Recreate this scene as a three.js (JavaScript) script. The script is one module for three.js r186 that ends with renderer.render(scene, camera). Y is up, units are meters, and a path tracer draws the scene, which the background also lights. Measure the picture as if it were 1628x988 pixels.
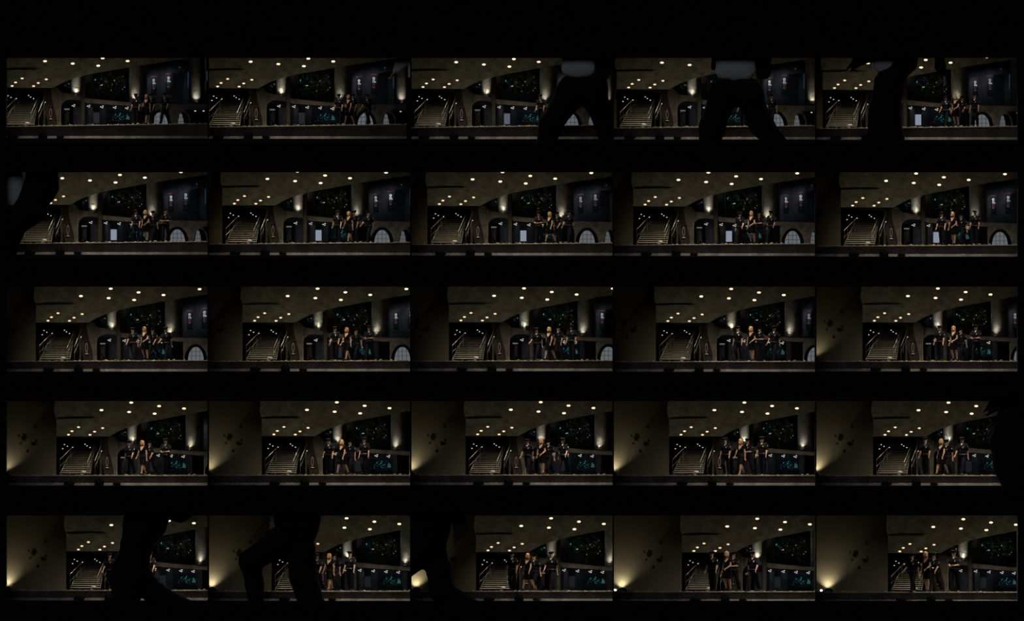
import * as THREE from 'three';
import { mergeGeometries } from 'three/addons/utils/BufferGeometryUtils.js';
import { RoundedBoxGeometry } from 'three/addons/geometries/RoundedBoxGeometry.js';

// ---------------------------------------------------------------- camera, light, exposure
// The photograph is a sheet of 25 pictures of one dark hall. It is built as a black rack of 25 stage sets, five rows of five,
// each a hall in three dimensions behind its own opening, seen through a long lens from far away.
const S = 0.035;                 // metres per photograph pixel at the rack's front
const Q = 5.025;                 // sub-units per pixel: all set measures below are in these
const K = S / Q;                 // metres per sub-unit
const scene = new THREE.Scene();
scene.background = new THREE.Color(0, 0, 0);
const DIST = 3000;
const camera = new THREE.PerspectiveCamera(2 * Math.atan(494 * S / DIST) * 180 / Math.PI, 1628 / 988, 100, 6000);
camera.position.set(0, 0, DIST);
camera.lookAt(0, 0, 0);
camera.updateMatrixWorld();
const renderer = new THREE.WebGLRenderer({ antialias: true });
renderer.toneMapping = THREE.LinearToneMapping;
renderer.toneMappingExposure = 1.0;
renderer.shadowMap.enabled = true;
const POWER = { down: 9.5, far: 1.5, column: 1.5, flood: 7, wall: 0.8, tree: 0.12 };   // candela of each kind of lamp
const moon = new THREE.DirectionalLight(new THREE.Color().setRGB(0.9, 0.92, 1), 0.17);        // cool night light from the open street behind the viewer
moon.name = 'moonlight'; moon.position.set(-60, 125, 170); moon.castShadow = true; moon.shadow.radius = 70; moon.shadow.mapSize.set(4096, 4096);
Object.assign(moon.shadow.camera, { left: -32, right: 32, top: 22, bottom: -22, near: 10, far: 400 }); scene.add(moon, moon.target);

// ---------------------------------------------------------------- helpers
let seed = 7;
const rnd = () => { seed = (seed * 1664525 + 1013904223) >>> 0; return seed / 4294967296; };
const rr = (a, b) => a + (b - a) * rnd();
const lin = (r, g, b) => new THREE.Color().setRGB(r, g, b);
const lerp = (a, b, t) => a + (b - a) * t;
const D2R = Math.PI / 180;

function grainTexture(n, coarse, fine, sd) {                      // concrete grain: layered value noise with flecks
  seed = sd;
  const lat = (m) => Float32Array.from({ length: m * m }, rnd), g1 = lat(8), g2 = lat(24), g3 = lat(96);
  const smp = (g, m, x, y) => {
    const fx = x * m, fy = y * m, x0 = Math.floor(fx), y0 = Math.floor(fy); let u = fx - x0, v = fy - y0; u = u * u * (3 - 2 * u); v = v * v * (3 - 2 * v);
    const at = (i, j) => g[((j % m) + m) % m * m + ((i % m) + m) % m];
    return lerp(lerp(at(x0, y0), at(x0 + 1, y0), u), lerp(at(x0, y0 + 1), at(x0 + 1, y0 + 1), u), v);
  };
  const d = new Uint8Array(n * n * 4);
  for (let j = 0; j < n; j++) for (let i = 0; i < n; i++) {
    const x = i / n, y = j / n;
    let v = 1 - coarse * (0.6 * smp(g1, 8, x, y) + 0.4 * smp(g2, 24, x, y)) - fine * smp(g3, 96, x, y);
    if (rnd() < 0.006) v -= 0.15;
    const o = (j * n + i) * 4; d[o] = d[o + 1] = d[o + 2] = Math.max(0, Math.min(255, v * 255)); d[o + 3] = 255;
  }
  const t = new THREE.DataTexture(d, n, n); t.wrapS = t.wrapT = THREE.RepeatWrapping; t.magFilter = THREE.LinearFilter; t.colorSpace = THREE.SRGBColorSpace; t.repeat.set(0.4, 0.4); t.needsUpdate = true;
  return t;
}
const grain = grainTexture(256, 0.34, 0.16, 11);
const std = (c, rough, o = {}) => new THREE.MeshStandardMaterial({ color: c, roughness: rough, ...o });
const soft = (c, rough, o = {}) => new THREE.MeshPhysicalMaterial({ color: c, roughness: rough, specularIntensity: 0.12, ...o });
const M = {
  black: std(lin(0.0012, 0.0012, 0.0012), 1),
  ceiling: std(lin(0.52, 0.55, 0.46), 0.9, { map: grain }),
  concrete: std(lin(0.55, 0.52, 0.45), 0.9, { map: grain }),
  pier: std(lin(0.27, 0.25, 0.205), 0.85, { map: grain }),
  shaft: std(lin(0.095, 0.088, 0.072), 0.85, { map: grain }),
  paving: std(lin(0.45, 0.43, 0.39), 0.85, { map: grain }),
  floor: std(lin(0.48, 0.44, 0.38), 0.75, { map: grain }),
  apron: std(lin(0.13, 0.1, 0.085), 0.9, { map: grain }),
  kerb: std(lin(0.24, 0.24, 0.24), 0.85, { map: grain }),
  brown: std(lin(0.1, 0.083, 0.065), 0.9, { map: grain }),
  night: std(lin(0.14, 0.145, 0.165), 0.95, { map: grain }),
  slate: std(lin(0.12, 0.125, 0.15), 0.85, { map: grain }),
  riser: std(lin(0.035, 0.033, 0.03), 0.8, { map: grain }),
  tread: std(lin(0.5, 0.46, 0.38), 0.6, { map: grain }),
  steel: std(lin(0.4, 0.39, 0.37), 0.38, { metalness: 0.9 }),
  darkMetal: std(lin(0.03, 0.03, 0.032), 0.5, { metalness: 0.4 }),
  trim: std(lin(0.3, 0.27, 0.2), 0.5),
  paper: std(lin(0.85, 0.84, 0.8), 0.8),
  cloth: soft(lin(0.012, 0.012, 0.018), 0.85),
  fabric: soft(lin(0.03, 0.03, 0.034), 0.8),
  navy: soft(lin(0.009, 0.009, 0.013), 0.8),
  dress: soft(lin(0.007, 0.0065, 0.007), 0.75),
  leather: std(lin(0.01, 0.009, 0.008), 0.35),
  skin: std(lin(0.5, 0.31, 0.22), 0.6, { vertexColors: true }),
  blond: std(lin(0.34, 0.2, 0.085), 0.55),
  darkHair: std(lin(0.03, 0.02, 0.014), 0.6),
  silver: std(lin(0.85, 0.85, 0.82), 0.25, { metalness: 0.8 }),
  white: std(lin(0.8, 0.8, 0.78), 0.8),
  greyShirt: std(lin(0.55, 0.58, 0.58), 0.9),
  leaf: std(lin(0.085, 0.09, 0.07), 0.7, { vertexColors: true }),
  bark: std(lin(0.08, 0.06, 0.045), 0.95),
  rubble: std(lin(0.8, 0.78, 0.74), 0.95, { vertexColors: true }),
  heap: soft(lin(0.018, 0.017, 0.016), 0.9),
  red: std(lin(0.4, 0.06, 0.04), 0.7),
  glass: new THREE.MeshPhysicalMaterial({ color: lin(0.9, 0.95, 0.96), roughness: 0.04, transmission: 1, thickness: 0 }),
};
const glow = (c, i) => new THREE.MeshStandardMaterial({ color: 0x000000, roughness: 1, emissive: c, emissiveIntensity: i });
M.lamp = glow(lin(1, 0.7, 0.44), 2);
M.lampFar = glow(lin(1, 0.68, 0.42), 1.3);
M.bulb = glow(lin(1, 0.96, 0.85), 0.75);
M.lens = glow(lin(1, 0.92, 0.76), 2);
M.window = glow(lin(0.66, 0.72, 0.78), 0.17);
M.cyan = glow(lin(0.15, 0.75, 0.85), 0.32);
M.teal = glow(lin(0.25, 0.7, 0.7), 0.12);
M.yellow = glow(lin(1, 0.8, 0.4), 0.6);
M.blueGlow = glow(lin(0.16, 0.4, 0.7), 0.07);
M.blueSign = glow(lin(0.08, 0.28, 0.8), 0.3);
M.strip = glow(lin(0.8, 0.82, 0.85), 0.16);
const screens = [1, 0.4, 0.07, 0.04].map((s) => glow(lin(0.6, 0.7, 0.9), 0.36 * s));

// geometry in set units: x to the right, y DOWN as in the picture, z towards the viewer
const fin = (g) => { const o = g.index ? g.toNonIndexed() : g; for (const k of Object.keys(o.attributes)) if (!['position', 'normal', 'uv', 'color'].includes(k)) o.deleteAttribute(k); return o; };
function metres(g) { g.scale(K, -K, K); return flip(g); }
function flip(g) {                                                // mirrored by y: turn the triangles round and recompute normals
  g = fin(g); const p = g.attributes.position, u = g.attributes.uv;
  for (let i = 0; i < p.count; i += 3) {
    for (const a of [p, u, g.attributes.color]) { if (!a) continue; const n = a.itemSize, A = a.array; for (let k = 0; k < n; k++) { const t = A[(i + 1) * n + k]; A[(i + 1) * n + k] = A[(i + 2) * n + k]; A[(i + 2) * n + k] = t; } }
  }
  const nn = g.attributes.normal;
  if (nn) { const A = nn.array; for (let i = 0; i < p.count; i += 3) for (let k = 0; k < 3; k++) { const t = A[(i + 1) * 3 + k]; A[(i + 1) * 3 + k] = A[(i + 2) * 3 + k]; A[(i + 2) * 3 + k] = t; } }
  return g;
}
function boxUV(g) {                                               // uv in metres from the face's main direction
  const p = g.attributes.position, n = g.attributes.normal, uv = new Float32Array(p.count * 2);
  for (let i = 0; i < p.count; i++) {
    const ax = Math.abs(n.getX(i)), ay = Math.abs(n.getY(i)), az = Math.abs(n.getZ(i));
    if (ax > ay && ax > az) { uv[2 * i] = p.getZ(i); uv[2 * i + 1] = p.getY(i); } else if (ay > az) { uv[2 * i] = p.getX(i); uv[2 * i + 1] = p.getZ(i); } else { uv[2 * i] = p.getX(i); uv[2 * i + 1] = p.getY(i); }
  }
  g.setAttribute('uv', new THREE.BufferAttribute(uv, 2)); return g;
}
const bx = (x0, x1, y0, y1, z0, z1) => { const g = new THREE.BoxGeometry(Math.abs(x1 - x0), Math.abs(y1 - y0), Math.abs(z1 - z0)); g.translate((x0 + x1) / 2, (y0 + y1) / 2, (z0 + z1) / 2); return metres(g); };
const rbx = (x0, x1, y0, y1, z0, z1, r = 2) => { const g = new RoundedBoxGeometry(Math.abs(x1 - x0), Math.abs(y1 - y0), Math.abs(z1 - z0), 2, r); g.translate((x0 + x1) / 2, (y0 + y1) / 2, (z0 + z1) / 2); return metres(g); };
function shapeOf(pts) { const s = new THREE.Shape(); pts.forEach(([x, y], i) => (i ? s.lineTo(x, y) : s.moveTo(x, y))); return s; }
function extr(pts, z0, z1, holes = []) {                          // outline extruded from the front depth z0 back to z1
  const s = Array.isArray(pts) ? shapeOf(pts) : pts; for (const h of holes) s.holes.push(shapeOf(h));
  const g = new THREE.ExtrudeGeometry(s, { depth: z0 - z1, bevelEnabled: false, curveSegments: 10 }); g.translate(0, 0, z1); return metres(g);
}
function plate(pts, zfn, thick, holes = []) {                     // outline laid on a sloping surface z = zfn(x, y)
  const sh = shapeOf(pts); for (const h of holes) sh.holes.push(shapeOf(h));
  const g = new THREE.ExtrudeGeometry(sh, { depth: 1, bevelEnabled: false }), p = g.attributes.position;
  for (let i = 0; i < p.count; i++) { const d = p.getZ(i); p.setZ(i, zfn(p.getX(i), p.getY(i)) - (1 - d) * thick); }
  const o = fin(g); o.computeVertexNormals(); const m = metres(o); m.computeVertexNormals(); return m;
}
function quadStrip(A, B) {                                        // surface between two polylines of equal length
  const P = []; for (let i = 0; i + 1 < A.length; i++) P.push(...A[i], ...B[i], ...A[i + 1], ...A[i + 1], ...B[i], ...B[i + 1]);
  const g = new THREE.BufferGeometry(); g.setAttribute('position', new THREE.Float32BufferAttribute(P, 3)); g.setAttribute('uv', new THREE.Float32BufferAttribute(new Float32Array(P.length / 3 * 2), 2)); g.computeVertexNormals(); return g;
}
const V = (a) => new THREE.Vector3(...a);
function tube(pts, r, seg = 6, closed = false) {
  const path = new THREE.CurvePath(); for (let i = 0; i + 1 < pts.length; i++) path.add(new THREE.LineCurve3(V(pts[i]), V(pts[i + 1])));
  return metres(new THREE.TubeGeometry(pts.length === 2 ? path.curves[0] : new THREE.CatmullRomCurve3(pts.map(V), closed, 'catmullrom', 0.05), pts.length === 2 ? 1 : pts.length * 3, r, seg, closed));
}
function lathe(prof, x, y, z, seg = 20) { const g = new THREE.LatheGeometry(prof.map(([a, b]) => new THREE.Vector2(a, b)), seg); g.translate(x, y, z); return metres(g); }
const ball = (x, y, z, r, sy = 1) => { const g = new THREE.SphereGeometry(r, 10, 8); g.scale(1, sy, 1); g.translate(x, y, z); return metres(g); };
const merge = (a) => { const l = a.map(fin); const anyUV = l.every((g) => g.attributes.uv), anyC = l.every((g) => g.attributes.color); for (const g of l) { if (!anyUV) g.deleteAttribute('uv'); if (!anyC) g.deleteAttribute('color'); if (!g.attributes.normal) g.computeVertexNormals(); } return l.length > 1 ? mergeGeometries(l) : l[0]; };

// ---------------------------------------------------------------- things and their copies
const taken = new Map();
const numbered = (n) => { const k = taken.get(n) || 0; taken.set(n, k + 1); return k ? n + '_' + String(k).padStart(3, '0') : n; };
class Thing {                                                     // parts and lamps of one thing, in metres about the set's origin
  constructor(name, label, category, group, kind) { Object.assign(this, { name, label, category, group, kind, parts: [], lights: [] }); }
  part(name, geos, mat, parent = null, label) { const g = merge([].concat(geos)); if (!g.attributes.uv || mat.map === grain) boxUV(g); const p = { name, g, mat, parent, label }; this.parts.push(p); return p; }
  spot(x, y, z, tx, ty, tz, c, I, angle, pen, rad = 1) { this.lights.push({ p: [x * K, -y * K, z * K], t: [tx * K, -ty * K, tz * K], c, I, angle, pen, rad }); return this; }
  point(x, y, z, c, I, rad = 1) { this.lights.push({ p: [x * K, -y * K, z * K], c, I, rad }); return this; }
  done() {
    const b = new THREE.Box3(); for (const q of this.parts) { q.g.computeBoundingBox(); b.union(q.g.boundingBox); }
    this.base = new THREE.Vector3((b.min.x + b.max.x) / 2, b.min.y, (b.min.z + b.max.z) / 2);
    for (const q of this.parts) { q.g.translate(-this.base.x, -this.base.y, -this.base.z); q.g.computeBoundingBox(); }
    this.ready = true; return this;
  }
}
function clipGeometry(g, x0, x1, y0, y1) {
  const names = Object.keys(g.attributes), sz = names.map((n) => g.attributes[n].itemSize), tot = sz.reduce((a, b) => a + b, 0), pi = names.slice(0, names.indexOf('position')).reduce((a, n, i) => a + sz[i], 0);
  const out = names.map(() => []), n = g.attributes.position.count;
  const planes = [[0, x0, 1], [0, x1, -1], [1, y0, 1], [1, y1, -1]];
  for (let i = 0; i < n; i += 3) {
    let poly = [];
    for (let k = 0; k < 3; k++) { const v = []; names.forEach((nm, a) => { for (let c = 0; c < sz[a]; c++) v.push(g.attributes[nm].array[(i + k) * sz[a] + c]); }); poly.push(v); }
    for (const [ax, lim, sg] of planes) {
      const nx = []; for (let k = 0; k < poly.length; k++) {
        const A = poly[k], B = poly[(k + 1) % poly.length], da = (A[pi + ax] - lim) * sg, db = (B[pi + ax] - lim) * sg;
        if (da >= 0) nx.push(A);
        if ((da >= 0) !== (db >= 0)) { const t = da / (da - db); nx.push(A.map((q, c) => q + (B[c] - q) * t)); }
      }
      poly = nx; if (!poly.length) break;
    }
    for (let k = 1; k + 1 < poly.length; k++) for (const v of [poly[0], poly[k], poly[k + 1]]) { let o = 0; names.forEach((nm, a) => { for (let c = 0; c < sz[a]; c++) out[a].push(v[o++]); }); }
  }
  if (!out[0].length) return null;
  const r = new THREE.BufferGeometry(); names.forEach((nm, a) => r.setAttribute(nm, new THREE.Float32BufferAttribute(out[a], sz[a]))); return r;
}
const put = (o) => { o.castShadow = o.receiveShadow = true; return o; };
const ROWS = ['top', 'second', 'third', 'fourth', 'bottom'], COLS = ['first', 'second', 'third', 'fourth', 'fifth'];
const PAN = [[0, 0], [26, 4], [51, 8], [78, 12], [107, 16], [138, 22], [160, 27], [182, 31], [210, 35], [252, 43], [287, 50], [322, 50], [354, 48], [392, 53], [426, 50],
  [451, 48], [476, 46], [488, 45], [497, 48], [511, 49], [530, 53], [554, 60], [571, 60], [600, 64], [629, 68]];
const cells = PAN.map(([dx, dy], i) => {
  const row = Math.floor(i / 5), col = i % 5, x0 = 10 + col * 322, y0 = 92 + row * 182;
  return { i, n: i + 1, row, col, dx, dy, t: dx / 629, where: ROWS[row] + ' row ' + COLS[col] + ' picture',
    X: (x0 + (dx - 10) / Q - 814) * S, Y: (494 - y0 - (dy - 10) / Q) * S,
    cx0: (10 - dx + 0.4) * K, cx1: (1618 - dx - 0.4) * K, cy1: -(10 - dy - 95) * K, cy0: -(693 - dy + 70) * K };
});
function place(t, cell, { label, whole = false } = {}) {          // one copy of a thing in one set; what lies outside the set is cut off
  if (!t.ready) t.done();
  const b = t.base, L = { x0: cell.cx0 - b.x, x1: cell.cx1 - b.x, y0: cell.cy0 - b.y, y1: cell.cy1 - b.y }, kept = new Map();
  const hid = { x0: L.x0, x1: L.x1, y0: cell.cy0 + 68 * K - b.y, y1: cell.cy1 - 93 * K - b.y };
  let seen = false;
  for (const q of t.parts) {
    const B = q.g.boundingBox; if (B.max.x <= L.x0 || B.min.x >= L.x1 || B.max.y <= L.y0 || B.min.y >= L.y1) continue;
    if (!(B.max.y <= hid.y0 || B.min.y >= hid.y1)) seen = true;
    const inside = B.min.x >= L.x0 && B.max.x <= L.x1 && B.min.y >= L.y0 && B.max.y <= L.y1;
    const g = inside ? q.g : clipGeometry(q.g, L.x0, L.x1, L.y0, L.y1); if (g) kept.set(q, g);
  }
  if (!kept.size || (!seen && !whole)) return null;
  let root; const single = t.parts.length === 1 && !t.lights.length;
  if (single) root = put(new THREE.Mesh(kept.get(t.parts[0]), t.parts[0].mat)); else root = new THREE.Group();
  root.name = numbered(t.name); root.position.set(cell.X + b.x, cell.Y + b.y, b.z); scene.add(root);
  root.userData = { label: (label || t.label) + ', ' + cell.where };
  if (t.category) root.userData.category = t.category; if (t.group) root.userData.group = t.group; if (t.kind) root.userData.kind = t.kind;
  const made = new Map();
  if (!single) for (const q of t.parts) {
    const g = kept.get(q); if (!g) continue; const m = put(new THREE.Mesh(g, q.mat)); m.name = q.name; if (q.label) m.userData.label = q.label; if (q.kind) m.userData.kind = q.kind;
    (made.get(q.parent) || root).add(m); made.set(q, m);
  }
  for (const l of t.lights) {
    const x = l.p[0], y = l.p[1]; if (x < cell.cx0 || x > cell.cx1 || y < cell.cy0 || y > cell.cy1) continue;
    const o = l.t ? new THREE.SpotLight(l.c, l.I, 0, l.angle, l.pen, 2) : new THREE.PointLight(l.c, l.I, 0, 2);
    o.name = 'lamp_light'; o.position.set(x - b.x, y - b.y, l.p[2] - b.z); o.castShadow = true; o.shadow.radius = l.rad; root.add(o);
    if (l.t) { o.target.position.set(l.t[0] - b.x, l.t[1] - b.y, l.t[2] - b.z); root.add(o.target); o.target.name = 'lamp_aim'; }
  }
  return root;
}

// ---------------------------------------------------------------- the rack that holds the sets
{
  const W = (px) => (px - 814) * S, H = (py) => (494 - py) * S, ZB = -1230 * K;
  const block = (x0, x1, y0, y1, z0, z1) => { const g = new THREE.BoxGeometry((x1 - x0) * S, (y1 - y0) * S, z0 - z1); g.translate((W(x0) + W(x1)) / 2, (H(y0) + H(y1)) / 2, (z0 + z1) / 2); return g; };
  const rack = new THREE.Group(); rack.name = 'wall_front'; rack.userData = { kind: 'structure', label: 'black surround holding all the pictures apart' }; scene.add(rack);
  const add = (n, gs) => { const m = put(new THREE.Mesh(merge(gs), M.black)); m.name = n; rack.add(m); };
  for (let c = 0; c <= 5; c++) { const a = c === 0 ? -60 : 10 + c * 322 - 2, b = c === 5 ? 1690 : 10 + c * 322; add('upright', [block(a, b, 40, 1010, 0, ZB)]); }
  for (let r = 0; r <= 5; r++) {
    const a = r === 0 ? -60 : 92 + r * 182 - 46, b = r === 5 ? 1050 : 92 + r * 182;
    add('crossbar', [block(-60, 1690, a, b, 0.004, -6 * S), block(-60, 1690, r === 0 ? 60 : a + 15, r === 5 ? 1010 : b - 20, -6 * S, ZB)]);
  }
  add('back_panel', [block(-60, 1690, 40, 1010, ZB, ZB - 0.2)]);
}

// ---------------------------------------------------------------- the hall, shared by all the sets
const protos = [], P = (...a) => { const t = new Thing(...a); protos.push(t); return t; };
const curve = (pts, n = 6) => new THREE.CatmullRomCurve3(pts.map(([x, y]) => new THREE.Vector3(x, y, 0)), false, 'centripetal').getPoints(pts.length * n).map((p) => [p.x, p.y]);

P('wall_back', 'dark night-blue wall behind the hall', null, null, 'structure').part('wall', [bx(-80, 1660, -110, 640, -1180, -1210)], M.night);
{ // pillar at the side: two faces that meet in a slanting fold, with dark stains
  const t = P('wall_left', 'huge stained concrete pillar with a slanting fold', null, null, 'structure');
  const fold = [[-52, -110], [-59, -58], [-120, 18], [-180, 92], [-250, 180], [-310, 268], [-350, 370], [-368, 470], [-372, 562]];
  const left = fold.map(([x, y]) => [-720, y, -520 + (x + 720) * 0.17]), mid = fold.map(([x, y]) => [x, y, -520]);
  const right = fold.map(([x, y]) => { const e = y < 110 ? lerp(-50, -58, Math.max(0, Math.min(1, (y + 110) / 160))) : -45; return [e, y, -520 + (e - x) * 0.1]; });
  const ret = right.map(([x, y]) => [x - 4, y, -660]);
  const uvs = (g) => { const p = g.attributes.position, uv = g.attributes.uv; for (let i = 0; i < p.count; i++) uv.setXY(i, (p.getX(i) + 720) / 700, 1 - (p.getY(i) + 110) / 700); return g; };
  const n = 512, cv = document.createElement('canvas'); cv.width = cv.height = n; const c = cv.getContext('2d');
  c.fillStyle = '#d8d4c8'; c.fillRect(0, 0, n, n); seed = 31;
  for (let i = 0; i < 2600; i++) { const v = Math.floor(rr(165, 235)); c.fillStyle = `rgba(${v},${v - 3},${v - 12},0.25)`; const r = rr(1, 7); c.fillRect(rr(0, n), rr(0, n), r, r * rr(0.6, 2.4)); }
  const tx = (x) => (x + 720) / 700 * n, ty = (y) => (y + 110) / 700 * n;
  for (const [sx, sy, w, h, k] of [[-304, 252, 30, 38, 260], [-228, 304, 34, 22, 180], [-214, 166, 16, 18, 60], [-274, 364, 14, 20, 50], [-330, 300, 14, 14, 30], [-206, 280, 12, 16, 40], [-345, 240, 10, 16, 20]])
    for (let i = 0; i < k; i++) { const a = rr(0, 6.283), q = Math.sqrt(rnd()) * rr(0.3, 1); c.fillStyle = `rgba(24,20,16,${rr(0.08, 0.28)})`; c.beginPath(); c.arc(tx(sx + Math.cos(a) * w * q), ty(sy + Math.sin(a) * h * q), rr(1, 5), 0, 6.3); c.fill(); }
  const tex = new THREE.CanvasTexture(cv); tex.colorSpace = THREE.SRGBColorSpace;
  const mat = std(lin(0.4, 0.36, 0.25), 0.92, { map: tex });
  const wall = (a, b) => { const g = uvs(quadStrip(a, b)); return metres(g); };
  t.part('wall_face', [wall(left, mid)], mat); t.part('wall_face', [wall(mid, right)], mat); t.part('wall_return', [wall(right, ret)], mat);
  t.part('wall_backing', [wall(ret, left.map(([x, y]) => [x, y, -660]))], M.brown);
}
{ // stairwell behind and beside the stairs
  const t = P('stairwell', 'dark walls of the stairwell', null, null, 'structure');
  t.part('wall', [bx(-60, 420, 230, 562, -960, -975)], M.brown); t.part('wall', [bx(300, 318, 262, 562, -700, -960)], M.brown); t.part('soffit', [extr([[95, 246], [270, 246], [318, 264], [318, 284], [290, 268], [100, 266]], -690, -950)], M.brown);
}
{ // staircase
  const t = P('staircase', 'wide concrete staircase with steel handrails', 'stairs', 'staircases');
  const N = 24, ys = [548]; let h = 15.8; for (let i = 0; i < N; i++) { ys.push(ys[i] - h); h -= 0.27; }
  const k = 297 / (548 - ys[N]); for (let i = 0; i <= N; i++) ys[i] = 548 - (548 - ys[i]) * k;
  const xl = (y) => lerp(123, -12, (y - 250) / 297), xr = (y) => lerp(283, 222, (y - 250) / 297);
  for (let i = 0; i < N; i++) {
    const yb = ys[i], yt = ys[i + 1], z = -560 - i * 15, rake = lerp(5.8, 0.5, Math.min(1, i / 7)), a = xl(yb), b = xr(yb), a2 = xl(yt), b2 = xr(yt);
    t.part('riser', [extr([[a, yb], [b, yb], [b2, yt + rake], [a2, yt + rake]], z, z - 10)], M.riser);
    const g = new THREE.BufferGeometry(), F = [a2 - 1, yt + rake, z + 3], G = [b2 + 1, yt + rake, z + 3], F2 = [a2 - 1, yt + rake + 1.2, z + 3], G2 = [b2 + 1, yt + rake + 1.2, z + 3], B = [a2, yt, z - 15], C = [b2, yt, z - 15];
    const tri = (...v) => v.flat(); g.setAttribute('position', new THREE.Float32BufferAttribute([...tri(F, C, G), ...tri(F, B, C), ...tri(F2, F, G), ...tri(F2, G, G2), ...tri(F, F2, B), ...tri(G, C, G2), ...tri(F2, G2, C), ...tri(F2, C, B)], 3));
    g.setAttribute('uv', new THREE.Float32BufferAttribute(new Float32Array(48), 2)); g.computeVertexNormals(); const m = metres(g); m.computeVertexNormals();
    t.part('tread', [m], M.tread);
  }
  const zy = (y) => -556 - (548 - y) / 297 * 360;
  t.part('stringer', [tube([[-16, 546, zy(546)], [60, 384, zy(384)], [122, 252, zy(252)]], 2.4)], M.steel);
  t.part('stringer', [tube([[226, 546, zy(546)], [250, 410, zy(410)], [284, 255, zy(255)]], 2.4)], M.steel);
  const rail = (pts, drop, posts) => {
    const r = t.part('handrail', [tube(pts, 2.1)], M.steel); t.part('lower_rail', [tube(pts.map(([x, y, z]) => [x, y + drop * 0.5, z]), 1.4)], M.steel, r);
    for (const s of posts) { const i = Math.min(pts.length - 2, Math.floor(s * (pts.length - 1))), f = s * (pts.length - 1) - i, p = pts[i].map((v, k) => lerp(v, pts[i + 1][k], f)); t.part('post', [tube([p, [p[0] + 1, p[1] + drop, p[2]]], 1.4)], M.steel, r); }
  };
  rail([[-18, 432, -548], [30, 384, -610], [78, 336, -680], [128, 262, -790]], 108, [0.01, 0.2, 0.4, 0.6, 0.8]);
  rail([[203, 450, -536], [228, 392, -600], [252, 336, -680], [288, 262, -800]], 96, [0.01, 0.2, 0.4, 0.62, 0.84]);
  rail([[262, 440, -540], [290, 372, -610], [318, 300, -690]], 104, [0.01, 0.35, 0.7]);
}
{ // crumpled white bag on the bottom steps
  const t = P('crumpled_paper_bag', 'white crumpled paper bag lying on the bottom steps', 'bag', 'white bags on the stairs'); seed = 5;
  const g = new THREE.IcosahedronGeometry(1, 2), p = g.attributes.position, m = new Map();
  for (let i = 0; i < p.count; i++) { const key = [p.getX(i), p.getY(i), p.getZ(i)].map((v) => v.toFixed(3)).join(); if (!m.has(key)) m.set(key, rr(0.75, 1.15)); const s = m.get(key); p.setXYZ(i, p.getX(i) * s * 19, p.getY(i) * s * 11, p.getZ(i) * s * 12); }
  g.computeVertexNormals(); g.translate(172, 531, -538); t.part('bag', [metres(g)], M.paper);
}
{ // pier: flaring concrete fin that carries the ceiling
  const t = P('pier', 'flaring concrete pier beside the stairs', 'pier', 'flaring piers');
  const edge = curve([[358, 262], [364, 300], [374, 360], [392, 430], [406, 490], [415, 562]], 4);
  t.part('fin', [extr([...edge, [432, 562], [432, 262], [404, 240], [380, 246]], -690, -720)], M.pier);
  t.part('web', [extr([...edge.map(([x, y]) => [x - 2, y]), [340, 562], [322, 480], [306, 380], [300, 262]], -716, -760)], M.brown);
  t.part('edge_strip', [bx(434, 441, 270, 562, -700, -716)], M.concrete);
}
{ // bridge with its curved parapet and the arch below it
  const t = P('bridge', 'curved concrete bridge parapet above the dark arcade', 'bridge', 'bridges');
  const top = curve([[440, 284], [490, 292], [545, 303], [600, 319], [660, 331], [760, 341], [880, 353], [1000, 363], [1200, 371], [1640, 379]], 3);
  const under = [[1640, 420], [1130, 402], [1000, 392], [880, 384], [760, 376], [655, 369], [600, 350], [560, 344], [520, 341], [490, 345], [466, 356], [450, 376], [442, 400], [440, 430]];
  t.part('parapet', [extr([...top, ...under], -740, -782)], M.concrete);
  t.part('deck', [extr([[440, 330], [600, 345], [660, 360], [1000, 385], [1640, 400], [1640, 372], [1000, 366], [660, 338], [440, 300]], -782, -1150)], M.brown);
}
{ // arcade wall with arches
  const arch = (cx, rx, ry) => { const a = []; for (let i = 0; i <= 16; i++) { const q = Math.PI * i / 16; a.push([cx - rx * Math.cos(q), 552 - ry * Math.sin(q)]); } return a; };
  const t = P('arcade_wall', 'concrete arcade wall with round arches', null, 'arcade walls', 'structure');
  t.part('wall', [extr([[1132, 398], [1640, 416], [1640, 562], [1132, 562]], -748, -790, [arch(1232, 92, 132), arch(1418, 52, 112), [[1478, 552], [1470, 470], [1440, 436], [1630, 430], [1630, 552]]])], M.concrete);
  const w = (lab, cx, rx, ry, name) => {
    const q = P('arched_window', lab, 'window', 'arched windows'), o = arch(cx, rx, ry);
    q.part('pane', [extr(o, -940, -944)], M.window);
    q.part('frame', [tube(o.map(([x, y]) => [x, y, -936]), 3, 5)], M.darkMetal);
    for (const f of [-0.5, 0, 0.5]) { const x = cx + f * rx; q.part('glazing_bar', [bx(x - 1.6, x + 1.6, 552 - ry * Math.sqrt(1 - f * f), 552, -930, -938)], M.darkMetal); }
    for (const f of [0.34, 0.66]) { const hw = rx * Math.sqrt(1 - f * f); q.part('glazing_bar', [bx(cx - hw, cx + hw, 552 - ry * f - 1.4, 552 - ry * f + 1.4, -930, -938)], M.darkMetal); }
  };
  w('pale lit round-arched window in the wide arch', 1232, 66, 112); w('pale lit narrow arched window in the second arch', 1398, 26, 104);
  const c = P('canopy', 'black canopy slab with two small lights in the last arch', 'canopy', 'black canopies');
  c.part('slab', [extr([[1428, 424], [1640, 414], [1640, 432], [1470, 440]], -700, -738)], M.cloth);
  c.part('back', [bx(1475, 1640, 430, 556, -830, -840)], M.cloth);
  for (const x of [1515, 1582]) c.part('light', [rbx(x - 7, x + 7, 429, 436, -692, -700, 2)], M.bulb);
}
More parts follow.
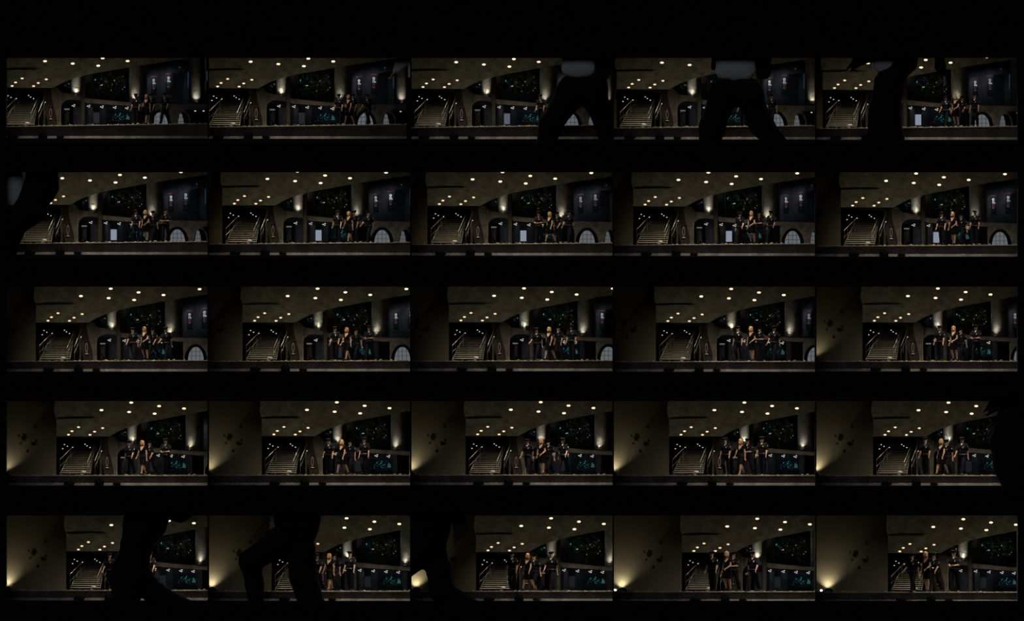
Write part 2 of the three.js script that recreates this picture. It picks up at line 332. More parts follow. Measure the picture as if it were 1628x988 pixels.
{ // arcade interior
  const t = P('arcade_interior', 'dark blue-grey back of the arcade under the bridge', null, null, 'structure');
  t.part('wall', [bx(440, 1140, 392, 562, -1120, -1135)], M.slate);
  for (const [a, b, z] of [[536, 596, -980], [655, 694, -1000], [752, 800, -1040], [1000, 1040, -960]]) t.part('wall_panel', [bx(a, b, 400, 562, z, -1120)], M.slate);
}
const TRACK = [[540, 388, 'over the left arch'], [660, 392, 'beside the thin column'], [767, 398, 'above the poster screen'], [870, 403, 'above the cyan shop window'], [967, 408, 'past the cyan shop window']];
for (const [x, y, w] of TRACK) {
  const t = P('track_light', 'cluster of small white arcade lights ' + w, 'light', 'light clusters under the bridge');
  const b = t.part('track', [rbx(x - 18, x + 18, y - 12, y - 9, -860, -866, 1)], M.darkMetal); t.part('stem', [bx(x - 1, x + 1, y - 30, y - 11, -862, -865)], M.darkMetal, b);
  for (const [ox, oy] of [[8, -6], [-8, 1], [5, 7]]) { t.part('lamp', [rbx(x + ox - 6, x + ox + 6, y + oy - 2.6, y + oy + 2.6, -852, -862, 2)], M.bulb); }
  if (x === 660 || x === 870) t.point(x, y + 16, -850, lin(0.85, 0.9, 1), 0.3);
}
for (const [x, y, w] of [[20, 311, 'high beside the stairs'], [6, 345, 'low beside the stairs'], [43, 325, 'between two others beside the stairs'], [85, 334, 'close to the stair edge'], [184, 309, 'highest over the stairs'], [200, 322, 'middle one over the stairs'], [224, 335, 'lowest over the stairs'], [316, 364, 'behind the pier by the stairs']]) {
  const t = P('pendant_lamp', 'tiny white pendant lamp ' + w, 'lamp', 'pendant lamps by the stairs');
  t.part('globe', [ball(x, y, -500, 5.2, 0.62)], M.bulb); t.part('cord', [bx(x - 0.35, x + 0.35, y - Math.max(60, y - 220), y - 3, -500.4, -499.6)], M.darkMetal);
}
{ // glazed door with a light strip above, under the first arch
  const t = P('shop_door', 'dim glazed shop door under the first arch with a white light strip', 'door', 'shop doors');
  t.part('light_strip', [rbx(465, 508, 412, 421, -990, -998, 2)], M.strip); const f = t.part('frame', [bx(468, 472, 424, 560, -1000, -1008), bx(502, 506, 424, 560, -1000, -1008), bx(468, 506, 424, 428, -1000, -1008), bx(485, 489, 424, 560, -1000, -1008)], M.steel);
  for (const [a, b] of [[472, 485], [489, 502]]) t.part('pane', [bx(a, b, 428, 556, -1003, -1005)], M.glass, f);
  for (const [a, b, c, d] of [[476, 484, 446, 500], [490, 499, 438, 520], [474, 480, 508, 540]]) t.part('display_card', [rbx(a, b, c, d, -1030, -1034, 1)], M.white);
}
{ // shop window with cyan signs
  const t = P('shop_window', 'shop window full of dim cyan glowing signs', 'shop window', 'cyan shop windows'); seed = 77;
  const o = []; for (let i = 0; i <= 8; i++) { const q = Math.PI / 2 * i / 8; o.push([930 + 62 * Math.sin(q), 506 - 72 * Math.cos(q)]); }
  const outline = [[826, 506], [826, 434], ...o];
  t.part('frame', [tube([...outline, [826, 506]].map(([x, y]) => [x, y, -1060]), 2.4, 5)], M.darkMetal); t.part('sill', [rbx(815, 1000, 506, 512, -1045, -1075, 2)], M.slate);
  t.part('pane', [extr(outline, -1056, -1058)], M.glass);
  for (let i = 0; i < 26; i++) { const x = rr(832, 972), y = rr(446, 500), w = rr(3, 9), hh = rr(2, 8); t.part('glowing_sign', [rbx(x, x + w, y, y + hh, -1090 - rr(0, 15), -1108, 0.8)], i % 3 ? M.teal : M.cyan); }
  t.part('glowing_sign', [rbx(962, 986, 470, 500, -1096, -1106, 1)], M.teal);
  for (let i = 0; i < 7; i++) { const x = rr(832, 978), y = rr(470, 500); t.part('display_stand', [lathe([[0, 0], [4, 2], [2, 10], [3, 506 - y]], x, y, -1080, 8)], M.cloth); }
}
{ // sign stand by the pier
  const t = P('sign_stand', 'narrow black sign stand with an oval pinkish emblem by the pier', 'sign', 'sign stands by the pier');
  const b = t.part('board', [rbx(344, 376, 398, 514, -640, -646, 2)], M.cloth); const oval = (rx, ry) => { const s = new THREE.Shape(); s.absellipse(359, 448, rx, ry, 0, Math.PI * 2); return s; };
  t.part('emblem', [extr(oval(12, 42), -636, -640)], std(lin(0.22, 0.14, 0.15), 0.7), b); t.part('emblem_core', [extr(oval(5, 26), -634, -636)], M.cloth, b); t.part('caption_line', [bx(349, 372, 494, 499, -637, -640)], M.white, b);
  for (const x of [349, 371]) t.part('leg', [tube([[x, 512, -643], [x + (x < 360 ? -4 : 4), 560, -632]], 2)], M.darkMetal);
}
{ // thin round column and the panels right of it
  const t = P('column', 'slim pale concrete column rising through the bridge', 'column', 'slim columns');
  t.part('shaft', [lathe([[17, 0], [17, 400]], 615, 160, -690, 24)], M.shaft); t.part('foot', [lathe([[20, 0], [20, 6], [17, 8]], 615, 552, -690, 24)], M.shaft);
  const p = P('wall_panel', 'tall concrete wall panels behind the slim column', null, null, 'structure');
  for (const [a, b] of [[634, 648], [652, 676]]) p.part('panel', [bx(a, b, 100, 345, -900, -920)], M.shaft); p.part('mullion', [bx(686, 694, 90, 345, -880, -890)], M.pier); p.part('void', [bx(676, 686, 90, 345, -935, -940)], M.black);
}
function bigColumn(label, cx, r, y0, y1, z, lx, power = 1) {                 // round column washed by an uplight at its foot
  const t = P('column', label, 'column', 'round uplit columns'); t.part('shaft', [lathe([[r, 0], [r, y1 - y0]], cx, y0, z, 40)], M.concrete); t.part('foot', [lathe([[r + 3, 0], [r + 3, 6]], cx, y1 - 6, z, 40)], M.concrete);
  const u = P('uplight', 'uplight at the foot of ' + label.replace(/^.*? (?=round)/, 'the '), 'uplight', 'column uplights'), far = power > 2 ? 50 : 26, fz = z + Math.sqrt(Math.max(1, r * r - (lx - cx) ** 2));
  u.part('body', [lathe([[0, 12], [7, 12], [8, 4], [9, 0]], lx, y1 - 12, fz + far, 12)], M.darkMetal); u.part('lens', [lathe([[0, 0], [7, 0.5], [0, 1]], lx, y1 - 12.5, fz + far, 12)], M.lens); u.part('bracket', [bx(lx - 10, lx + 10, y1 - 2, y1 + 2, fz + far - 12, fz + far + 10)], M.darkMetal);
  u.spot(lx, y1 - 15, fz + far, lx, y1 - 100, fz - 4, lin(1, 0.93, 0.78), POWER.column * power, 0.8, 1, 1);
}
bigColumn('wide round column beside the tree', 1052, 66, 40, 363, -860, 1020);
bigColumn('tall round column beyond the banners', 1516, 52, -70, 372, -860, 1525);
bigColumn('bright round column behind the bridge railing', 562, 44, 130, 316, -880, 560, 1.6);
{ // slit post between the wide column and the banners, window post at the far edge
  const t = P('window_post', 'slim dark post between the wide column and the banners', 'post', 'slim posts'); t.part('post', [bx(1110, 1119, 50, 372, -880, -895)], M.black); t.part('frame', [bx(1121, 1130, 50, 372, -880, -895)], M.concrete);
  const e = P('window_post', 'slim dark post beside the tall far column', 'post', 'slim posts'); e.part('post', [bx(1572, 1582, -60, 380, -880, -895)], M.black); e.part('frame', [bx(1584, 1600, -60, 380, -880, -895)], M.concrete);
  const s = P('light_panel', 'dim blue light strip at the far edge', 'light', 'blue edge strips'); s.part('panel', [rbx(1604, 1622, 110, 190, -1000, -1006, 2)], M.blueGlow);
}
{ // night sky bay: pool lights and banners
  const tex = (() => {
    const cv = document.createElement('canvas'); cv.width = 128; cv.height = 384; const c = cv.getContext('2d'); c.fillStyle = '#0b0b0d'; c.fillRect(0, 0, 128, 384);
    c.save(); c.translate(86, 262); c.rotate(-Math.PI / 2); c.font = 'bold 96px sans-serif'; let x = 0;
    for (const [ch, col] of [['e', '#8d8d92'], ['x', '#a8472c'], ['p', '#f2f4f6'], ['o', '#f2f4f6']]) { c.fillStyle = col; c.fillText(ch, x, 0); x += c.measureText(ch).width; }
    c.restore(); c.fillStyle = '#4a4a4e'; c.fillRect(48, 300, 34, 6); c.fillRect(48, 314, 26, 5); const t = new THREE.CanvasTexture(cv); t.colorSpace = THREE.SRGBColorSpace; return t;
  })();
  const mat = std(lin(1, 1, 1), 0.85, { map: tex });
  for (const [x, y, w, h, lab] of [[1160, 158, 44, 148, 'lower black banner lettered expo, nearer the wide column'], [1277, 138, 48, 160, 'higher black banner lettered expo, nearer the tall far column']]) {
    const t = P('banner', lab, 'banner', 'expo banners');
    const g = new THREE.BoxGeometry(w, h, 2); const uv = g.attributes.uv, nr = g.attributes.normal; for (let i = 0; i < uv.count; i++) if (nr.getZ(i) > 0.5) uv.setY(i, 1 - uv.getY(i)); else uv.setXY(i, 0.02, 0.02);
    g.translate(x + w / 2, y + h / 2, -1090); t.part('cloth', [metres(g)], mat);
    t.part('arm', [bx(x - 2, x + w + 8, y - 5, y - 2, -1088, -1092)], M.red); t.part('bracket', [bx(x + w + 4, x + w + 7, y - 12, y + 4, -1092, -1172)], M.darkMetal);
    const s = P('wall_spotlight', 'small wall spotlight washing the ' + lab.split(' ')[0] + ' banner', 'spotlight', 'banner spotlights');
    s.part('head', [lathe([[0, 0], [4, 0], [5, 12], [0, 12]], x - 12, y - 22, -1030, 10)], M.darkMetal); s.part('lens', [lathe([[0, 0], [4.5, 0.6], [0, 1.2]], x - 12, y - 9.5, -1030, 10)], M.strip); s.part('arm', [tube([[x - 12, y - 20, -1030], [x - 12, y - 24, -1180]], 1.3)], M.darkMetal);
    s.spot(x - 12, y - 6, -1030, x + 18, y + 60, -1120, lin(0.82, 0.9, 1), POWER.wall, 1.1, 1, 1);
  }
  const b = P('star_light', 'tiny cyan light high on the night wall', 'light', 'tiny wall lights'); b.part('bulb', [ball(1388, 80, -1168, 3.2)], M.cyan); b.part('plate', [bx(1384, 1392, 76, 84, -1172, -1180)], M.darkMetal);
  const e = P('light_panel', 'dim blue light strip beside the tall far column', 'light', 'blue column strips'); e.part('panel', [rbx(1452, 1460, 118, 240, -1150, -1156, 2)], M.blueGlow);
}
function railing(label, pts, h, n, z) {
  const t = P('railing', label, 'railing', 'bridge railings'); const q = pts.map(([x, y]) => [x, y, z]);
  t.part('handrail', [tube(q, 1.6, 5)], M.darkMetal); t.part('mid_rail', [tube(q.map(([x, y, zz]) => [x, y + h * 0.5, zz]), 0.9, 5)], M.darkMetal);
  for (let i = 0; i <= n; i++) { const f = i / n * (pts.length - 1), k = Math.min(pts.length - 2, Math.floor(f)), x = lerp(pts[k][0], pts[k + 1][0], f - k), y = lerp(pts[k][1], pts[k + 1][1], f - k); t.part('post', [bx(x - 1.3, x + 1.3, y, y + h, z + 1, z - 1)], M.darkMetal); }
}
railing('thin dark railing over the curved end of the bridge', [[444, 220], [520, 232], [604, 254]], 70, 6, -770);
railing('thin dark railing along the bridge below the tree and banners', [[700, 306], [1000, 322], [1640, 340]], 54, 26, -770);
function foliage(t, cx, cy, cz, rx, ry, rz, n, size, sd, mat) {   // leaf blades of a crown: one part that nobody could count
  seed = sd; const Pn = [], C = [], v = new THREE.Vector3(), q = new THREE.Quaternion(), e = new THREE.Euler();
  for (let i = 0; i < n; i++) {
    let x, y, z; do { x = rr(-1, 1); y = rr(-1, 1); z = rr(-1, 1); } while (x * x + y * y + z * z > 1 || Math.sin(x * 9 + sd) * Math.cos(y * 8 - x * 3) < -0.35);
    e.set(rr(0, 6.28), rr(0, 6.28), rr(0, 6.28)); q.setFromEuler(e); const s = size * rr(0.6, 1.5), c = [rr(0.6, 1.3), rr(0.7, 1.2), rr(0.5, 1.1)];
    const pts = [[0, 0, 0], [0.3, 0.5, 0.06], [0, 1.3, -0.1], [-0.3, 0.5, 0.06]].map((a) => v.set(...a).multiplyScalar(s).applyQuaternion(q).toArray()).map((a) => [a[0] + cx + x * rx, a[1] + cy + y * ry, a[2] + cz + z * rz]);
    for (const k of [0, 1, 2, 0, 2, 3]) { Pn.push(...pts[k]); C.push(...c); }
  }
  const g = new THREE.BufferGeometry(); g.setAttribute('position', new THREE.Float32BufferAttribute(Pn, 3)); g.setAttribute('color', new THREE.Float32BufferAttribute(C, 3)); g.computeVertexNormals(); const m = metres(g); m.computeVertexNormals();
  const part = t.part('foliage', [m], mat || M.leaf); part.kind = 'stuff'; return part;
}
{ // tree in the bay beside the wide column, strung with small lights
  const t = P('tree', 'leafy tree with small cyan and yellow lights behind the bridge', 'tree', 'trees behind the bridge'); seed = 9;
  t.part('trunk', [tube([[842, 346, -980], [838, 320, -980], [846, 260, -985], [840, 200, -980]], 9, 7)], M.bark);
  for (const [a, b] of [[[842, 300], [760, 210]], [[842, 280], [920, 190]], [[842, 250], [800, 150]], [[844, 240], [900, 140]], [[842, 310], [720, 280]], [[842, 300], [960, 270]]]) t.part('branch', [tube([[a[0], a[1], -980], [(a[0] + b[0]) / 2, (a[1] + b[1]) / 2 - 12, -970 + rr(-30, 30)], [b[0], b[1], -980 + rr(-50, 50)]], 3.4, 6)], M.bark);
  foliage(t, 842, 218, -980, 145, 118, 90, 1500, 11, 3);
  seed = 12; for (let i = 0; i < 16; i++) t.part('light_bulb', [ball(rr(715, 965), rr(150, 290), -885 + rr(-10, 10), rr(1.2, 2.4))], i % 5 < 2 ? M.teal : M.bulb);
  t.part('light_bulb', [ball(712, 182, -890, 4.5)], M.cyan); t.part('light_bulb', [ball(768, 224, -880, 4)], M.yellow);
  t.point(722, 182, -905, lin(0.2, 0.8, 0.9), POWER.tree); t.point(768, 222, -860, lin(1, 0.85, 0.5), POWER.tree * 0.6); t.point(920, 210, -870, lin(0.8, 0.85, 0.9), POWER.tree * 0.8);
  const s = P('shrub', 'shrub with blue light at the curved end of the bridge', 'shrub', 'shrubs on the bridge');
  s.part('stem', [tube([[480, 292, -900], [484, 240, -900]], 3)], M.bark); foliage(s, 482, 228, -900, 46, 42, 40, 380, 8, 21); s.part('light_bulb', [ball(474, 226, -852, 5)], M.blueGlow); s.part('light_bulb', [ball(504, 214, -850, 2.6)], M.yellow); s.point(490, 226, -840, lin(0.5, 0.7, 0.9), POWER.tree * 0.3);
}
{ // banner edge on the pillar
  const b = P('blue_sign', 'edge of a glowing blue sign hanging on the pillar', 'sign', 'blue pillar signs'); b.part('sign_face', [bx(-630, -607, -90, 67, -448, -452)], M.blueSign); b.part('rod', [tube([[-632, -94, -450], [-604, -94, -450]], 1.5)], M.darkMetal);
}

for (const c of cells) for (const t of protos) place(t, c);

// ---------------------------------------------------------------- what differs from picture to picture: ceiling, lamps, floor, kerb, rubble
const ceilZ = (y) => -100 - (y + 90) * 1.612;
const LAMPS = [[317, 34, 1, 'nearest the pillar'], [538, 53, 1, 'second from the pillar'], [742, 70, 1, 'middle one of the lower near row'], [556, -22, 1, 'at the top edge nearest the pillar'], [778, 10, 1, 'in the middle of the top edge'], [977, 33, 1, 'near the sloping ceiling edge'], [1266, -10, 1, 'last one by the sloping ceiling edge'],
  [132, 171, 0, 'first of the far group'], [325, 178, 0, 'far group, nearest the pier'], [79, 203, 0, 'far group, middle of the pillar side'], [260, 207, 0, 'far group, middle of the pier side'], [51, 231, 0, 'far group, lowest on the pillar side'], [223, 232, 0, 'far group, lowest on the pier side']];
for (const c of cells) {
  const T = (...a) => new Thing(...a), warp = (x, y) => y - c.t * 0.0255 * Math.max(0, x - 317);
  { const slot = [[-43, 108], [110, 103], [300, 99], [250, 92], [110, 80], [-56, 58]], t = T('ceiling', 'sloping concrete ceiling with round downlights', null, null, 'structure');
    const raw = [[-45, 246], [-45, 110], [-62, 50], [-52, -96], [1900, -96], [1900, -50], [1620, -10], [1480, 12], [1300, 38], [1110, 64], [950, 90], [800, 116], [690, 135], [590, 158], [530, 177], [470, 198], [400, 236], [378, 248]];
    t.part('slab', [plate(raw.map(([x, y]) => [x, Math.max(-96, warp(x, y))]), (x, y) => ceilZ(y), 14, [slot])], M.ceiling);
    t.part('slot_back', [plate([[-58, 48], [330, 92], [330, 112], [-44, 118]], (x, y) => ceilZ(y) - 26, 8)], M.ceiling);
    place(t, c); }
  for (const [x, y0, near, w] of LAMPS) {
    const y = warp(x, y0), z = ceilZ(y), r = near ? 15 : 12, tilt = Math.atan2(335, 540), t = T('downlight', 'round warm ceiling downlight ' + w, 'downlight', 'ceiling downlights');
    const tf = (prof) => { const g = new THREE.LatheGeometry(prof.map(([a, b]) => new THREE.Vector2(a, b)), 22); g.rotateX(tilt); g.translate(x, y, z); return metres(g); };
    t.part('trim_ring', [tf([[r, 0], [r + 2.2, 0.2], [r + 2.4, 2], [r, 2.4], [r, 0]])], M.trim);
    t.part('lens', [tf([[0, 1.4], [r, 1.4], [r, 0.6], [0, 0.6]])], near ? M.lamp : M.lampFar);
    t.spot(x, y + 7, z + 4, x, y + 200, z + 4, lin(1, 0.84, 0.62), near ? POWER.down : POWER.far, near ? 1.06 : 0.8, 1, 2.5);
    place(t, c);
  }
  const slope = 0.0149 * Math.max(0, 1 - c.t / 0.7), fy = (x) => 557 - slope * (x + c.dx - 10); c.fy = fy;
  const kt = 634 - 16 * Math.min(1, c.t / 0.5), a = -760, b = 1700;
  { const t = T('floor', 'raised plaza floor of worn concrete', null, null, 'structure');
    t.part('slab', [extr([[a, fy(a)], [b, fy(b)], [b, fy(b) + 12], [a, fy(a) + 12]], -306, -1180)], M.floor);
    t.part('nosing', [quadEdge(a, b, fy)], M.floor); place(t, c); }
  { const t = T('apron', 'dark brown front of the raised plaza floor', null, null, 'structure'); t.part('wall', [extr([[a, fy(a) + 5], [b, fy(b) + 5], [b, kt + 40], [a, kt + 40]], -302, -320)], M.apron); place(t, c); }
  { const t = T('kerb', 'pale concrete kerb along the foot of the plaza wall', null, null, 'structure');
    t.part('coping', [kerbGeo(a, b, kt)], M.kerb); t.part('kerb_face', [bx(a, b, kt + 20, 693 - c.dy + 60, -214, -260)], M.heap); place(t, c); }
  if (c.dx > 400) { // flood light at the foot of the pillar
    const x = Math.max(-519, -c.dx - 6), lx = Math.max(x, 18 - c.dx), t = T('floodlight', 'round dark floodlight throwing a bright cone up the pillar', 'floodlight', 'floodlights at the pillar');
    const dome = []; for (let i = 0; i <= 8; i++) { const a = Math.PI / 2 * i / 8; dome.push([38 * Math.cos(a), -32 * Math.sin(a)]); }
    t.part('housing', [lathe([[0, 0], ...dome], x, 557, -408, 24)], M.cloth); t.part('base', [rbx(x - 77, x + 41, 553, 557, -368, -466, 2)], M.darkMetal);
    t.part('lens', [ball(x - 59, 544, -412, 11, 0.8)], M.lens); t.part('yoke', [tube([[x - 73, 555, -412], [x - 73, 541, -412]], 1.6), tube([[x - 45, 555, -412], [x - 45, 541, -412]], 1.6)], M.darkMetal);
    t.part('lamp_lens', [lathe([[0, 0], [16, 0.5], [0, 1]], x, 549, -458, 14)], M.lens);
    t.spot(lx, 546, -456, lx, 240, -486, lin(1, 0.9, 0.72), POWER.flood * Math.max(0.3, 1 - Math.max(0, 529 - c.dx) / 140), 1.0, 1, 2); place(t, c);
  }
  { const t = T('ground', 'street paving in front of the kerb', null, null, 'structure'), y = 693 - c.dy + 48; t.part('slab', [bx(a, b, y, y + 10, -32, -212)], M.paving); place(t, c, { whole: true }); }
  { // rubble on the floor and on the kerb
    const t = T('rubble', 'scattered pale rubble and litter on the plaza edge', 'rubble', null, 'stuff'), G = []; seed = 101;
    const chunk = (x, y, z, s, col) => { const g = new THREE.IcosahedronGeometry(1, 0), p = g.attributes.position, m = new Map(); for (let i = 0; i < p.count; i++) { const k = p.getX(i).toFixed(2) + p.getY(i).toFixed(2) + p.getZ(i).toFixed(2); if (!m.has(k)) m.set(k, rr(0.6, 1.2)); const f = m.get(k); p.setXYZ(i, p.getX(i) * f * s * 1.5, p.getY(i) * f * s * 0.8, p.getZ(i) * f * s); } g.translate(x, y - s * 0.4, z); g.computeVertexNormals(); const o = metres(g); const C = new Float32Array(o.attributes.position.count * 3); for (let i = 0; i < C.length; i++) C[i] = col[i % 3]; o.setAttribute('color', new THREE.BufferAttribute(C, 3)); return o; };
    for (let i = 0; i < 210; i++) { const x = rr(-640, 1620), k = rnd(), col = k < 0.12 ? [0.75, 0.6, 0.2] : k < 0.3 ? [0.12, 0.11, 0.1] : [1, 0.96, 0.9].map((q) => q * (0.4 + 0.5 * ((k * 37) % 1))); const s = rr(2, 5.4) * (rnd() < 0.16 ? 1.9 : 1); G.push(chunk(x, fy(x), rr(-306, -330), s, col.map((v, q) => v))); }
    for (let i = 0; i < 170; i++) { const x = rnd() < 0.75 ? rr(-640, 300) : rr(300, 1600), k = rr(0.25, 0.9), s = rr(1.8, 4.6), f = rr(0, 16); G.push(chunk(x, kt + f + 1, -282 + f * 1.1, s, [k, k * 0.98, k * 0.93])); }
    t.part('rubble', G, M.rubble); place(t, c); }
  for (const [x, w, h, lab] of [[60, 44, 26, 'low black heap of debris lying on the kerb'], [300, 36, 48, 'tall black heap of debris lying on the kerb'], [440, 30, 22, 'small black heap of debris on the kerb']]) {
    const t = T('debris_heap', lab, 'debris', 'black debris heaps'); seed = 40 + x; const g = new THREE.IcosahedronGeometry(1, 3), p = g.attributes.position;
    for (let i = 0; i < p.count; i++) { const X = p.getX(i), Y = p.getY(i), Z = p.getZ(i), f = 1 + 0.16 * Math.sin(X * 7 + x) * Math.cos(Y * 6 + Z * 5) + 0.08 * Math.sin(Z * 13 - X * 11); p.setXYZ(i, X * f * w, Math.min(0.15, Y) * f * h, Z * f * 12); }
    g.translate(x, kt + 8, -262); g.computeVertexNormals(); t.part('heap', [metres(g)], M.heap); place(t, c);
  }
  { const t = T('poster_screen', 'upright poster screen glowing pale blue under the bridge', 'screen', 'poster screens');
    const lv = [2, 2, 1, 1, 0, 0, 0, 0, 0, 0][c.i] ?? (c.n < 14 ? 2 : 3); const f = t.part('housing', [rbx(694, 752, 438, 558, -950, -960, 2)], M.darkMetal); t.part('screen', [bx(699, 747, 444, 529, -946, -950)], screens[lv], f); t.part('foot', [rbx(690, 756, 552, 560, -930, -975, 2)], M.darkMetal);
    if (lv < 2) t.point(723, 486, -925, lin(0.6, 0.7, 1), lv ? 0.02 : 0.05); place(t, c); }
}
function quadEdge(a, b, fy) {                                     // rounded nosing along the floor's front edge
  const prof = [[-306, 0], [-302, 1], [-300, 3], [-300, 7]], A = [];
  const gs = []; for (let i = 0; i + 1 < prof.length; i++) gs.push(quadStrip([[a, fy(a) + prof[i][1], prof[i][0]], [b, fy(b) + prof[i][1], prof[i][0]]], [[a, fy(a) + prof[i + 1][1], prof[i + 1][0]], [b, fy(b) + prof[i + 1][1], prof[i + 1][0]]]));
  const m = metres(merge(gs)); m.computeVertexNormals(); return m;
}
function kerbGeo(a, b, kt) {
  const prof = [[-302, kt], [-282, kt], [-260, kt + 20], [-258, kt + 24]], gs = [];
  for (let i = 0; i + 1 < prof.length; i++) gs.push(quadStrip([[a, prof[i][1], prof[i][0]], [b, prof[i][1], prof[i][0]]], [[a, prof[i + 1][1], prof[i + 1][0]], [b, prof[i + 1][1], prof[i + 1][0]]]));
  const m = metres(merge(gs)); m.computeVertexNormals(); return m;
}

// ---------------------------------------------------------------- people
function surfaceNet(f, mn, mx, cell) {                            // mesh of the surface f = 0
  const nx = Math.ceil((mx[0] - mn[0]) / cell) + 1, ny = Math.ceil((mx[1] - mn[1]) / cell) + 1, nz = Math.ceil((mx[2] - mn[2]) / cell) + 1, F = new Float32Array(nx * ny * nz);
  for (let k = 0, o = 0; k < nz; k++) for (let j = 0; j < ny; j++) for (let i = 0; i < nx; i++, o++) F[o] = f(mn[0] + i * cell, mn[1] + j * cell, mn[2] + k * cell);
  const id = new Int32Array(nx * ny * nz).fill(-1), P = [], I = [], sx = 1, sy = nx, sz = nx * ny, E = [[0, 1], [0, 2], [0, 4], [1, 3], [1, 5], [2, 3], [2, 6], [3, 7], [4, 5], [4, 6], [5, 7], [6, 7]];
  for (let k = 0; k + 1 < nz; k++) for (let j = 0; j + 1 < ny; j++) for (let i = 0; i + 1 < nx; i++) {
    const o = i + j * sy + k * sz, v = [F[o], F[o + sx], F[o + sy], F[o + sx + sy], F[o + sz], F[o + sx + sz], F[o + sy + sz], F[o + sx + sy + sz]];
    let m = 0; for (let q = 0; q < 8; q++) if (v[q] < 0) m |= 1 << q; if (m === 0 || m === 255) continue;
    let x = 0, y = 0, z = 0, n = 0;
    for (const [a, b] of E) { if ((v[a] < 0) === (v[b] < 0)) continue; const t = v[a] / (v[a] - v[b]); x += lerp(a & 1, b & 1, t); y += lerp((a >> 1) & 1, (b >> 1) & 1, t); z += lerp(a >> 2, b >> 2, t); n++; }
    id[o] = P.length / 3; P.push(mn[0] + (i + x / n) * cell, mn[1] + (j + y / n) * cell, mn[2] + (k + z / n) * cell);
  }
  for (let k = 1; k + 1 < nz; k++) for (let j = 1; j + 1 < ny; j++) for (let i = 1; i + 1 < nx; i++) {
    const o = i + j * sy + k * sz;
    for (const [d, u, w] of [[sx, sy, sz], [sy, sz, sx], [sz, sx, sy]]) {
      const a = F[o] < 0, b = F[o + d] < 0; if (a === b) continue;
      const q = [id[o - u - w], id[o - w], id[o], id[o - u]]; if (q.some((t) => t < 0)) continue;
      if (a) I.push(q[0], q[1], q[2], q[0], q[2], q[3]); else I.push(q[0], q[2], q[1], q[0], q[3], q[2]);
    }
  }
  const g = new THREE.BufferGeometry(); g.setAttribute('position', new THREE.Float32BufferAttribute(P, 3)); g.setIndex(I); g.computeVertexNormals(); return g;
}
const bone = (a, b, ra, rb) => { const d = [b[0] - a[0], b[1] - a[1], b[2] - a[2]]; return { a, d, l: d[0] ** 2 + d[1] ** 2 + d[2] ** 2 || 1e-9, ra, rb }; };
const bd = (B, x, y, z) => { const px = x - B.a[0], py = y - B.a[1], pz = z - B.a[2], t = Math.max(0, Math.min(1, (px * B.d[0] + py * B.d[1] + pz * B.d[2]) / B.l)), ex = px - t * B.d[0], ey = py - t * B.d[1], ez = pz - t * B.d[2]; return Math.sqrt(ex * ex + ey * ey + ez * ez) - B.ra - (B.rb - B.ra) * t; };
const smin = (a, b, k) => { const h = Math.max(k - Math.abs(a - b), 0) / k; return Math.min(a, b) - h * h * k * 0.25; };
const field = (bs, k) => (x, y, z) => { let d = 9; for (const b of bs) d = smin(d, bd(b, x, y, z), k); return d; };
function bounds(bs, pad) { const mn = [9, 9, 9], mx = [-9, -9, -9]; for (const b of bs) for (let i = 0; i < 3; i++) { const r = Math.max(b.ra, b.rb) + pad; mn[i] = Math.min(mn[i], b.a[i] - r, b.a[i] + b.d[i] - r); mx[i] = Math.max(mx[i], b.a[i] + r, b.a[i] + b.d[i] + r); } return [mn, mx]; }
const net = (bs, k, cell, cut, pad = 0.05) => { const [mn, mx] = bounds(bs, pad), f = field(bs, k); return surfaceNet(cut ? (x, y, z) => Math.max(f(x, y, z), cut(x, y, z)) : f, mn, mx, cell); };
const white = (g, c = [1, 1, 1]) => { const n = g.attributes.position.count, C = new Float32Array(n * 3); for (let i = 0; i < n; i++) C.set(c, i * 3); g.setAttribute('color', new THREE.BufferAttribute(C, 3)); return g; };

